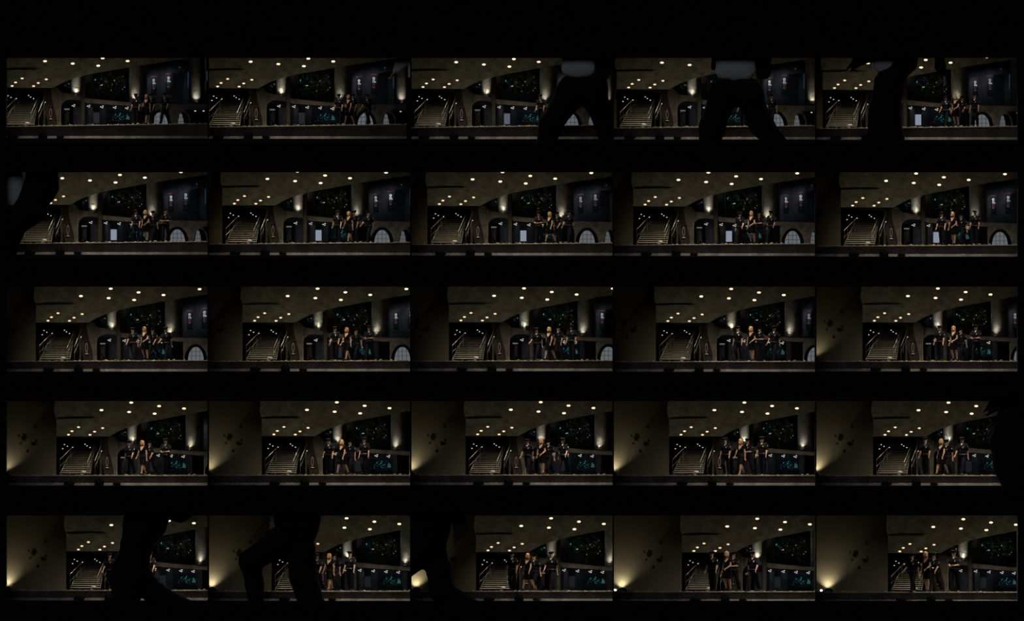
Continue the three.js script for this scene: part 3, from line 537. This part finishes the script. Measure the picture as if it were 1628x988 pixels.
const headGeo = (female) => {                                     // head about its centre, facing +z
  const s = female ? 0.95 : 1, e = (x, y, z, cx, cy, cz, a, b, c) => { const u = (x - cx) / a, v = (y - cy) / b, w = (z - cz) / c, r = Math.sqrt(u * u + v * v + w * w); return (r - 1) * Math.min(a, b, c); };
  const nose = bone([0, 0.015, 0.088], [0, -0.028, 0.108], 0.009, 0.014), jaw = bone([-0.022, -0.085, 0.052], [0.022, -0.085, 0.052], 0.034, 0.034), brow = bone([-0.035, 0.028, 0.082], [0.035, 0.028, 0.082], 0.012, 0.012), lip = bone([-0.018, -0.058, 0.083], [0.018, -0.058, 0.083], 0.009, 0.009);
  const f = (x, y, z) => {
    let d = e(x, y, z, 0, 0.02, -0.008, 0.076, 0.105, 0.096); d = smin(d, e(x, y, z, 0, -0.04, 0.02, 0.06, 0.08, 0.075), 0.03); d = smin(d, bd(jaw, x, y, z), 0.03); d = smin(d, bd(brow, x, y, z), 0.015);
    for (const q of [-1, 1]) { const eye = Math.hypot(x - q * 0.032, y - 0.004, z - 0.094) - 0.014; d = Math.max(d, -eye); d = smin(d, e(x, y, z, q * 0.079, -0.004, -0.006, 0.012, 0.032, 0.02), 0.008); }
    d = smin(d, bd(nose, x, y, z), 0.01); return smin(d, bd(lip, x, y, z), 0.006);
  };
  const g = white(surfaceNet(f, [-0.11, -0.15, -0.13], [0.11, 0.15, 0.14], 0.0115)), p = g.attributes.position, C = g.attributes.color;
  for (let i = 0; i < p.count; i++) { const x = Math.abs(p.getX(i)), y = p.getY(i), z = p.getZ(i); if (z > 0.06 && Math.abs(x - 0.032) < 0.014 && Math.abs(y - 0.004) < 0.009) C.setXYZ(i, 0.15, 0.12, 0.12); else if (z > 0.07 && x < 0.022 && Math.abs(y + 0.058) < 0.009) C.setXYZ(i, 0.75, 0.45, 0.45); else if (!female && z > 0.07 && y > 0.02 && y < 0.034 && x > 0.012 && x < 0.048) C.setXYZ(i, 0.25, 0.2, 0.2); }
  g.scale(s, s, s); return fin(g);
};
const handGeo = (() => {                                          // right hand, wrist at the origin, fingers down -y, thumb towards +z
  const bs = [bone([0, 0, 0], [0, -0.03, 0], 0.022, 0.024), bone([0, -0.03, -0.018], [0, -0.085, -0.028], 0.017, 0.014), bone([0, -0.03, 0.018], [0, -0.09, 0.026], 0.018, 0.014), bone([0, -0.03, 0], [0, -0.092, 0], 0.018, 0.015)];
  const f = [];
  for (const [z, l] of [[0.031, 0.07], [0.011, 0.078], [-0.01, 0.072], [-0.03, 0.056]]) { const a = [0, -0.085, z], b = [-0.008, -0.085 - l * 0.45, z * 1.1], c = [-0.026, -0.085 - l * 0.75, z * 1.12], d = [-0.044, -0.085 - l * 0.9, z * 1.1]; f.push(bone(a, b, 0.0095, 0.009), bone(b, c, 0.009, 0.0085), bone(c, d, 0.0085, 0.0075)); }
  f.push(bone([-0.004, -0.035, 0.028], [-0.016, -0.062, 0.052], 0.013, 0.011), bone([-0.016, -0.062, 0.052], [-0.028, -0.092, 0.056], 0.011, 0.009));
  const palm = field(bs, 0.012), [mn, mx] = bounds([...bs, ...f], 0.012);
  return fin(white(surfaceNet((x, y, z) => { let d = palm(x, y, z); for (const b of f) d = smin(d, bd(b, x, y, z), 0.004); return d; }, mn, mx, 0.0078)));
})();
const heads = [headGeo(false), headGeo(true)];
const capParts = (() => {                                         // peaked cap about the head centre
  const crown = new THREE.LatheGeometry([[0, 0.132], [0.09, 0.136], [0.132, 0.122], [0.136, 0.108], [0.098, 0.075], [0.094, 0.048], [0.09, 0.046]].map(([a, b]) => new THREE.Vector2(a, b)).reverse(), 22); crown.scale(0.98, 1, 1.06); crown.rotateX(0.1);
  const band = new THREE.CylinderGeometry(0.0965, 0.096, 0.028, 22, 1, true); band.scale(0.99, 1, 1.07); band.translate(0, 0.058, 0.002);
  const vs = []; const n = 12; for (let i = 0; i <= n; i++) { const a = Math.PI * i / n; vs.push([[Math.cos(a) * 0.092, 0.05, 0.03 + Math.sin(a) * 0.072], [Math.cos(a) * 0.098, 0.034 - Math.sin(a) * 0.006, 0.03 + Math.sin(a) * 0.128]]); }
  const visor = quadStrip(vs.map((v) => v[0]), vs.map((v) => v[1])), under = quadStrip(vs.map((v) => [v[1][0], v[1][1] - 0.004, v[1][2]]), vs.map((v) => [v[0][0], v[0][1] - 0.004, v[0][2]]));
  const badge = new THREE.IcosahedronGeometry(0.017, 1); badge.scale(1, 1.3, 0.5); badge.translate(0, 0.094, 0.112);
  return { crown: fin(crown), band: fin(band), visor: merge([visor, under]), badge: fin(badge) };
})();
const rot = (v, ax, a) => new THREE.Vector3(...v).applyAxisAngle(ax, a).toArray(), AX = new THREE.Vector3(1, 0, 0), AZ = new THREE.Vector3(0, 0, 1);
const add = (a, b) => [a[0] + b[0], a[1] + b[1], a[2] + b[2]];

function figure(pose, female) {                                   // parts of a standing or walking adult, facing +z, feet on y = 0, 1.76 m tall
  const p = { tl: 0, kl: 5, tr: 0, kr: 5, al: 0, el: 15, ar: 0, er: 15, ab: 9, inw: 0, head: 0, lean: 2, ...pose }, R = D2R;
  const w = female ? 0.9 : 1, leg = (s, th, kn) => { const h = [s * 0.095 * w, 0.93, 0], d = rot([s * 0.01, -0.43, 0], AX, -th * R), k = add(h, d), e = rot([0, -0.42, 0], AX, (-th + kn) * R), a = add(k, e); return { h, k, a, toe: add(a, rot([s * 0.03, -0.055, 0.15], AX, Math.max(-0.2, (-th + kn) * R * 0.5))), heel: add(a, [0, -0.05, -0.035]) }; };
  const L = leg(1, p.tl, p.kl), Rr = leg(-1, p.tr, p.kr);
  const low = Math.min(L.a[1], Rr.a[1], L.toe[1] + 0.04, Rr.toe[1] + 0.04) - 0.085; const drop = (o) => { for (const k in o) o[k] = [o[k][0], o[k][1] - low, o[k][2]]; }; drop(L); drop(Rr);
  const hy = 0.93 - low, up = (x, y, z) => add([0, hy, 0], rot([x, y, z], AX, p.lean * R));
  const arm = (s, sw, el) => { const sh = up(s * 0.19 * w, 0.5, 0), d = rot(rot([0, -0.29, 0], AZ, s * p.ab * R), AX, -sw * R), e = add(sh, d), f = rot(rot(rot([0, -0.26, 0], AX, -(sw + el) * R), AZ, s * p.ab * 0.5 * R), new THREE.Vector3(0, 1, 0), -s * p.inw * R), wr = add(e, f); return { sh, e, wr, dir: f }; };
  const A = arm(1, p.al, p.el), B = arm(-1, p.ar, p.er);
  const torso = (g) => [bone(up(-0.075 * w, 0.02, 0), up(0.075 * w, 0.02, 0), 0.12 + g, 0.12 + g), bone(up(-0.06 * w, 0.2, 0.005), up(0.06 * w, 0.2, 0.005), (female ? 0.088 : 0.108) + g, (female ? 0.088 : 0.108) + g), bone(up(-0.085 * w, 0.38, 0), up(0.085 * w, 0.38, 0), 0.118 * w + g, 0.118 * w + g), bone(up(0, 0.05, 0), up(0, 0.42, 0), 0.11 * w + g, 0.11 * w + g), bone(up(-0.16 * w, 0.5, -0.01), up(0.16 * w, 0.5, -0.01), 0.062 + g, 0.062 + g), ...(female ? [bone(up(-0.07, 0.36, 0.07), up(0.07, 0.36, 0.07), 0.06 + g, 0.06 + g)] : [])];
  const limbs = (o, g, c = 0) => [bone(o.h, o.k, (female ? 0.085 : 0.09) + g, 0.056 + g + c), bone(o.k, add(o.k, [(o.a[0] - o.k[0]) * 0.35, (o.a[1] - o.k[1]) * 0.35, (o.a[2] - o.k[2]) * 0.35 - 0.012]), 0.054 + g + c, 0.056 + g + c), bone(add(o.k, [(o.a[0] - o.k[0]) * 0.35, (o.a[1] - o.k[1]) * 0.35, (o.a[2] - o.k[2]) * 0.35 - 0.012]), o.a, 0.056 + g + c, 0.036 + g + c * 1.4)];
  const arms = (o, g) => [bone(o.sh, o.e, 0.052 * w + g, 0.04 * w + g), bone(o.e, o.wr, 0.042 * w + g, 0.027 * w + g)];
  const foot = (o, g) => [bone(o.heel, o.toe, 0.034 + g, 0.03 + g), bone(o.a, o.heel, 0.038 + g, 0.034 + g)];
  const neck = bone(up(0, 0.5, 0), up(0, 0.64, 0.012), female ? 0.05 : 0.06, female ? 0.045 : 0.055), hc = up(0, 0.725, 0.025);
  const hq = new THREE.Matrix4().makeRotationY(p.head * R).setPosition(...hc), headed = (g) => g.clone().applyMatrix4(hq);
  const hand = (o, s) => { const g = handGeo.clone(); g.scale(s > 0 ? -1 : 1, 1, 1); const q = new THREE.Quaternion().setFromUnitVectors(new THREE.Vector3(0, -1, 0), V(o.dir).normalize()); g.applyQuaternion(q); g.translate(...o.wr); return s > 0 ? turn(g) : g; };
  const turn = (g) => { for (const k of Object.keys(g.attributes)) { const a = g.attributes[k], n = a.itemSize; for (let i = 0; i < a.count; i += 3) for (let c = 0; c < n; c++) { const t = a.array[(i + 1) * n + c]; a.array[(i + 1) * n + c] = a.array[(i + 2) * n + c]; a.array[(i + 2) * n + c] = t; } } return g; };
  const skin = merge([fin(white(net([...torso(0), ...limbs(L, 0), ...limbs(Rr, 0), ...arms(A, 0), ...arms(B, 0), ...foot(L, 0), ...foot(Rr, 0), neck], 0.045, 0.027))), headed(heads[female ? 1 : 0]), hand(A, 1), hand(B, -1)]);
  const parts = [['body', skin, 'skin']], cyl = (y) => hy + y;
  const ell = (rx, ry, rz, at) => { const g = new THREE.SphereGeometry(1, 10, 8); g.scale(rx, ry, rz); g.translate(...at); return fin(g); };
  const shoes = (m) => { parts.push(['shoe', fin(net(foot(L, 0.012), 0.02, 0.018, (x, y) => 0.004 - y)), m], ['shoe', fin(net(foot(Rr, 0.012), 0.02, 0.018, (x, y) => 0.004 - y)), m]); };
  if (!female) {
    const mid = (o, t) => add(o.sh, [(o.e[0] - o.sh[0]) * t, (o.e[1] - o.sh[1]) * t, (o.e[2] - o.sh[2]) * t]);
    parts.push(['shirt', fin(net([...torso(0.02), bone(A.sh, mid(A, 0.78), 0.072, 0.068), bone(B.sh, mid(B, 0.78), 0.072, 0.068)], 0.035, 0.026, (x, y, z) => cyl(0.03) - y)), 'navy']);
    parts.push(['trousers', fin(net([bone(up(-0.075, 0.03, 0), up(0.075, 0.03, 0), 0.138, 0.138), ...limbs(L, 0.016, 0.014), ...limbs(Rr, 0.016, 0.014)], 0.03, 0.026, (x, y, z) => Math.max(y - cyl(0.1), 0.05 - y))), 'cloth']);
    const belt = new THREE.TorusGeometry(0.15, 0.02, 6, 24); belt.rotateX(Math.PI / 2); belt.scale(1.42, 1.3, 0.98); belt.translate(...up(0, 0.065, 0)); const bp = parts.push(['belt', fin(belt), 'leather']) - 1;
    for (const [x, z, s] of [[0.205, 0.03, 1.4], [-0.2, 0.05, 1], [0.13, 0.12, 0.8], [-0.12, 0.125, 0.8]]) parts.push(['pouch', fin(new RoundedBoxGeometry(0.05, 0.09 * s, 0.05, 1, 0.01).translate(...up(x, 0.05 - 0.02 * s, z))), 'leather', bp]);
    parts.push(['undershirt', ell(0.04, 0.062, 0.035, up(0, 0.505, 0.066)), 'white']);
    const bd2 = new THREE.IcosahedronGeometry(0.033, 1); bd2.scale(1, 1.35, 0.5); bd2.translate(...up(0.085, 0.4, 0.142)); parts.push(['badge', fin(bd2), 'silver']);
    parts.push(['shoulder_patch', ell(0.02, 0.04, 0.032, mid(A, 0.3).map((v, i) => v + [0.066, 0, 0][i])), 'silver'], ['shoulder_patch', ell(0.02, 0.04, 0.032, mid(B, 0.3).map((v, i) => v + [-0.066, 0, 0][i])), 'silver']);
    shoes('leather');
    const cp = parts.push(['cap', merge([headed(capParts.crown), headed(capParts.band)].map((g) => { g.deleteAttribute('uv'); return g; })), 'cloth']) - 1; parts.push(['visor', headed(capParts.visor), 'leather', cp], ['cap_badge', headed(capParts.badge), 'silver', cp]);
    const hair = (x, y, z) => Math.max((Math.hypot(x / 0.082, (y - 0.015) / 0.108, (z + 0.02) / 0.096) - 1) * 0.08, y - 0.06, z - 0.02, -0.035 - y * 1.2 + z * 0.2);
    parts.push(['hair', headed(fin(surfaceNet(hair, [-0.1, -0.12, -0.14], [0.1, 0.13, 0.1], 0.016))), 'darkHair']);
  } else {
    const mid = (o, t) => add(o.sh, [(o.e[0] - o.sh[0]) * t, (o.e[1] - o.sh[1]) * t, (o.e[2] - o.sh[2]) * t]), at = (o, t) => add(o.h, [(o.k[0] - o.h[0]) * t, (o.k[1] - o.h[1]) * t, (o.k[2] - o.h[2]) * t]);
    const hem = hy - 0.37, vneck = (x, y, z) => { const q = (y - (hy + 0.3)) - Math.abs(x) * 2.1; return z > 0 ? Math.min(q, 0.05) : y - (hy + 0.53); };
    const m1 = at(L, 0.9), m2 = at(Rr, 0.9), mc = add(m1, [(m2[0] - m1[0]) / 2, (m2[1] - m1[1]) / 2, (m2[2] - m1[2]) / 2]);
    parts.push(['dress', fin(net([...torso(0.014), bone(up(0, 0.02, 0), mc, 0.155, 0.15), bone(L.h, m1, 0.105, 0.095), bone(Rr.h, m2, 0.105, 0.095), bone(A.sh, mid(A, 0.3), 0.062, 0.06), bone(B.sh, mid(B, 0.3), 0.062, 0.06)], 0.05, 0.024, (x, y, z) => Math.max(hem - y, vneck(x, y, z)))), 'dress']);
    const hair = (x, y, z) => {                                   // bob: crown, full sides to the jaw, a nape, and a parting over the brow
      let d = (Math.hypot(x / 0.096, (y - 0.032) / 0.112, (z + 0.01) / 0.112) - 1) * 0.09; d = smin(d, (Math.hypot(x / 0.1, (y + 0.07) / 0.11, (z + 0.045) / 0.075) - 1) * 0.075, 0.04);
      for (const q of [-1, 1]) d = smin(d, (Math.hypot((x - q * 0.082) / 0.026, (y + 0.03) / 0.1, (z - 0.02) / 0.05) - 1) * 0.026, 0.02);
      const face = Math.max(Math.abs(x) - 0.062, y - 0.055 - 0.25 * x, 0.03 - z); return Math.max(d + 0.003 * Math.sin(x * 160 + y * 40) * Math.sin(z * 90), -face, -0.15 - y);
    };
    parts.push(['hair', headed(fin(surfaceNet(hair, [-0.14, -0.19, -0.16], [0.14, 0.18, 0.14], 0.014))), 'blond']);
    shoes('leather');
  }
  return parts;
}
const OFFICER = [
  { tl: 22, kl: 6, tr: -18, kr: 14, al: -16, el: 18, ar: 16, er: 22 }, { tl: -4, kl: 6, tr: 14, kr: 42, al: 4, el: 20, ar: -4, er: 20, head: -20 }, { tl: -20, kl: 14, tr: 24, kr: 6, al: 18, el: 26, ar: -16, er: 18, head: 15 },
  { tl: 4, kl: 5, tr: -6, kr: 8, al: 8, el: 20, ar: 2, er: 24 }, { tl: 30, kl: 10, tr: -26, kr: 12, al: -20, el: 16, ar: 22, er: 34, lean: 5 }, { tl: -12, kl: 10, tr: 14, kr: 8, al: 14, el: 72, ar: 14, er: 74, inw: 32, ab: 6 }];
const WOMAN = [
  { tl: 20, kl: 8, tr: -16, kr: 16, al: -10, el: 14, ar: 12, er: 16, head: -10 }, { tl: -4, kl: 6, tr: 12, kr: 34, al: 6, el: 55, ar: 0, er: 20, inw: 20, head: 10 }, { tl: -18, kl: 14, tr: 22, kr: 6, al: 12, el: 20, ar: -12, er: 12, head: -25 }, { tl: 4, kl: 5, tr: -4, kr: 8, al: -4, el: 60, ar: 4, er: 18, inw: 25, head: -15, lean: 5 }];
const FIG = { o: OFFICER.map((p) => figure(p, false)), w: WOMAN.map((p) => figure(p, true)) };
const unit = new Map();
function person(kind, pose, cell, x, hgt, z, yaw, label) {         // x in the picture's units, hgt the figure's height there
  const key = kind + pose + '_' + yaw, s = hgt * K / 1.8; let proto = unit.get(key);
  if (!proto) { proto = FIG[kind][pose].map(([n, g, m, par]) => { const o = g.clone(); o.rotateY(yaw * D2R); return { n, g: o, m, par }; }); unit.set(key, proto); }
  const root = new THREE.Group(); root.name = numbered('person'); root.userData = { label: label + ', ' + cell.where, category: 'person', group: kind === 'w' ? 'women in black dresses' : 'police officers walking' };
  const wx = x - cell.dx; root.position.set(cell.X + wx * K, cell.Y - cell.fy(wx) * K, z * K); root.scale.setScalar(s); scene.add(root);
  const made = []; proto.forEach(({ n, g, m, par }) => { const o = put(new THREE.Mesh(g, M[m])); o.name = n; (par === undefined ? root : made[par]).add(o); made.push(o); });
}
// picture number: x of the four walkers, their height, and the pose of each
const WALK = [[1, 1045, 1130, 1168, 1275, 258, 3, 0, 3, 2], [2, 1050, 1128, 1166, 1280, 260, 3, 2, 3, 4], [3, 1045, 0, 0, 0, 262, 3], [4, 1042, 0, 0, 1275, 264, 3, 0, 0, 0], [5, 1050, 1128, 1185, 1280, 266, 0, 1, 2, 1], [6, 1045, 1124, 1182, 1280, 268, 1, 3, 0, 5], [7, 1040, 1130, 1176, 1285, 270, 3, 0, 1, 4],
  [8, 1030, 1118, 1180, 1270, 272, 5, 2, 2, 0], [9, 1020, 1114, 1178, 1270, 276, 2, 1, 5, 2], [10, 1015, 1108, 1180, 1284, 280, 3, 3, 4, 3], [11, 1020, 1115, 1182, 1288, 284, 0, 1, 2, 4], [12, 1020, 1114, 1192, 1294, 286, 3, 0, 4, 5], [13, 1015, 1114, 1190, 1294, 290, 4, 2, 1, 3], [14, 1005, 1114, 1182, 1295, 294, 1, 3, 5, 0], [15, 1000, 1114, 1176, 1290, 296, 3, 1, 4, 5],
  [16, 993, 1098, 1156, 1284, 300, 2, 0, 2, 5], [17, 970, 1074, 1140, 1255, 304, 3, 2, 0, 1], [18, 940, 1054, 1112, 1225, 308, 0, 3, 4, 2], [19, 905, 1028, 1086, 1200, 312, 1, 0, 5, 3], [20, 885, 1013, 1062, 1180, 316, 3, 2, 4, 0], [21, 835, 0, 0, 1160, 320, 0, 0, 0, 2], [22, 876, 975, 1016, 1140, 324, 2, 0, 0, 3], [23, 818, 943, 1000, 1130, 328, 1, 2, 4, 0], [24, 798, 918, 974, 1125, 338, 3, 1, 5, 2], [25, 782, 893, 960, 1116, 342, 4, 3, 2, 5]];
for (const [n, a, w, b, d, h, pa, pw, pb, pd] of WALK) {
  const c = cells[n - 1];
  if (a) person('o', pa, c, a, h * 0.95, n > 22 ? -365 : -400, -24, 'officer in peaked cap leading the walking group');
  if (w) person('w', pw, c, w, h * 0.95, n > 22 ? -375 : -430, -38, 'blond woman in short black dress walking between officers');
  if (b) person('o', pb, c, b, h * 0.945, n > 22 ? -530 : -580, -38, 'police officer walking close behind the woman in black');
  if (d) person('o', pd, c, d, h * 0.985, n > 22 ? -370 : -400, -24, 'police officer in peaked cap walking last in the group');
}
// passers-by right in front of the camera: only what the picture cuts out of them
function passer(n, label, groups, hands = []) {
  const c = cells[n - 1], t = new Thing('person', label, 'person', 'passers-by in front'), zc = -104, sc = 0.38;
  for (const [name, mat, bones, k = 60] of groups) {
    const bs = bones.map(([x, y, r, x2, y2, r2, z = 0, z2 = z]) => bone([x, y, z], [x2, y2, z2], r, r2)), [mn, mx] = (() => { const lo = [1e9, 1e9, 1e9], hi = [-1e9, -1e9, -1e9]; for (const b of bs) for (let i = 0; i < 3; i++) { const r = Math.max(b.ra, b.rb) + 24; lo[i] = Math.min(lo[i], b.a[i] - r, b.a[i] + b.d[i] - r); hi[i] = Math.max(hi[i], b.a[i] + r, b.a[i] + b.d[i] + r); } return [lo, hi]; })();
    const f = (x, y, z) => { let d = 1e4; for (const b of bs) d = smin(d, bd(b, x, y, z), k); return Math.max(d + 2.5 * Math.sin(x * 0.045 + y * 0.03) * Math.sin(y * 0.06 - z * 0.05), 4 - y); };
    mn[0] = Math.max(mn[0], -30); mx[0] = Math.min(mx[0], 1660); mn[1] = Math.max(mn[1], -110); mx[1] = Math.min(mx[1], 780);
    const g = surfaceNet(f, mn, mx, 9); g.scale(1, 1, sc); g.translate(-c.dx, -c.dy, zc); t.part(name, [metres(g)], mat);
  }
  for (const [x, y, s, ang] of hands) { let g = handGeo.clone(); g.scale(s, -s, s); g = flip(g); g.rotateZ(ang); g.translate(x - c.dx, y - c.dy, zc + 20); t.part('hand', [metres(g)], M.skin); }
  place(t, c);
}
const F1 = 'grey-shirted passer-by close in front, ', F2 = 'black-clothed passer-by close in front, ';
passer(2, F1 + 'entering at the edge', [['trousers', M.cloth, [[1662, 200, 70, 1660, 760, 72]]], ['shirt', M.greyShirt, [[1668, -100, 70, 1666, 150, 66]]], ['sleeve', M.greyShirt, [[1650, 10, 40, 1545, 48, 34], [1545, 48, 34, 1500, 118, 24]]]], [[1498, 118, 520, 0.5]]);
passer(3, F1 + 'striding with legs apart', [['trousers', M.cloth, [[1290, 240, 95, 1470, 240, 105], [1270, 320, 118, 1125, 540, 84, 0, 40], [1125, 540, 84, 1070, 780, 78, 40, 20], [1470, 320, 110, 1560, 560, 70, 0, -30], [1560, 560, 70, 1598, 780, 62, -30, -60]]], ['shirt', M.greyShirt, [[1300, -110, 66, 1284, 84, 76, 60], [1350, -110, 66, 1345, 88, 80, 66], [1405, -110, 66, 1402, 88, 76, 60]], 20], ['jacket', M.cloth, [[1560, -100, 60, 1545, 130, 58, 20], [1240, -110, 22, 1228, 60, 16, 60]]]]);
passer(4, F1 + 'striding across the middle', [['trousers', M.cloth, [[900, 270, 110, 1090, 270, 105], [870, 350, 112, 795, 560, 92, 0, 40], [795, 560, 92, 760, 780, 88, 40, 20], [1110, 350, 105, 1185, 540, 86, 0, -30], [1185, 540, 86, 1360, 760, 84, -30, -60]]], ['shirt', M.greyShirt, [[912, -110, 76, 902, 100, 84, 60], [985, -110, 76, 985, 108, 84, 66], [1060, -110, 76, 1060, 104, 82, 60]], 20], ['jacket', M.cloth, [[1200, -110, 66, 1205, 120, 62, 30], [820, -110, 22, 806, 90, 22, 70]]]]);
passer(5, F1 + 'swinging one arm far back', [['trousers', M.cloth, [[590, 220, 120, 560, 450, 112], [560, 450, 105, 630, 780, 112, 0, 40], [540, 440, 95, 480, 780, 88, 0, -40]]], ['shirt', M.greyShirt, [[540, -110, 60, 530, 56, 66, 40], [590, -110, 60, 575, 52, 66, 44]], 20], ['jacket', M.cloth, [[760, -110, 70, 720, 40, 92, 20], [720, 40, 92, 600, 170, 105, 20], [480, -10, 52, 350, 30, 40, 30], [350, 30, 40, 285, 95, 28, 30], [985, -110, 46, 1000, 80, 38, 30], [1000, 80, 38, 1030, 160, 28, 30]], 30]], [[282, 98, 420, 0.6], [1032, 165, 420, -0.2]]);
passer(6, F1 + 'leaving past the stairs', [['trousers', M.cloth, [[220, 300, 125, 60, 420, 100], [60, 420, 100, -30, 780, 80]]], ['shirt', M.greyShirt, [[60, -110, 80, 60, 200, 82, -20]]], ['jacket', M.cloth, [[300, -110, 135, 290, 120, 125, 10], [290, 120, 125, 190, 290, 120, 10]]]]);
passer(20, F2 + 'entering with one hand raised', [['trousers', M.cloth, [[1560, 330, 165, 1590, 500, 160], [1590, 500, 150, 1660, 780, 140]]], ['jacket', M.cloth, [[1680, -110, 140, 1600, 180, 140], [1600, 180, 140, 1540, 340, 150]]], ['sleeve', M.fabric, [[1560, 20, 50, 1440, 40, 40, 20], [1440, 40, 40, 1375, 100, 30, 20]]]], [[1375, 100, 460, 0.9]]);
passer(21, F2 + 'leaping with one leg stretched back', [['trousers', M.cloth, [[1050, 270, 125, 980, 500, 138], [980, 500, 130, 960, 780, 105, 0, 40], [1050, 470, 100, 1210, 640, 82, 0, -30], [1210, 640, 82, 1500, 780, 74, -30, -60]]], ['jacket', M.cloth, [[1190, -110, 165, 1120, 60, 165, 10], [1120, 60, 160, 1040, 240, 120, 10]]], ['sleeve', M.fabric, [[1300, -20, 60, 1400, 10, 46, 20], [1400, 10, 46, 1470, -10, 36, 20]]]]);
passer(22, F2 + 'running with one knee lifted', [['trousers', M.cloth, [[720, 180, 120, 560, 230, 118], [600, 210, 118, 340, 375, 88, 0, 60], [340, 375, 86, 375, 560, 70, 60, 40], [375, 560, 70, 392, 780, 60, 40, 0], [745, 280, 118, 765, 500, 108, 0, -30], [765, 500, 108, 850, 780, 104, -30, -60]], 34], ['jacket', M.cloth, [[690, -110, 185, 720, 60, 170, 10], [720, 60, 170, 730, 150, 130, 10]]]]);
passer(23, F2 + 'leaving past the floodlight', [['trousers', M.cloth, [[150, 260, 130, 225, 440, 92], [225, 440, 92, 250, 620, 90], [250, 620, 90, 500, 740, 60, 0, -30], [90, 300, 115, -40, 440, 80]], 34], ['jacket', M.cloth, [[140, -110, 180, 150, 60, 170, 10], [150, 60, 165, 150, 250, 140, 10]]], ['sleeve', M.fabric, [[360, -60, 60, 400, 90, 44, 20], [400, 90, 44, 380, 180, 34, 20]]]]);

renderer.render(scene, camera);
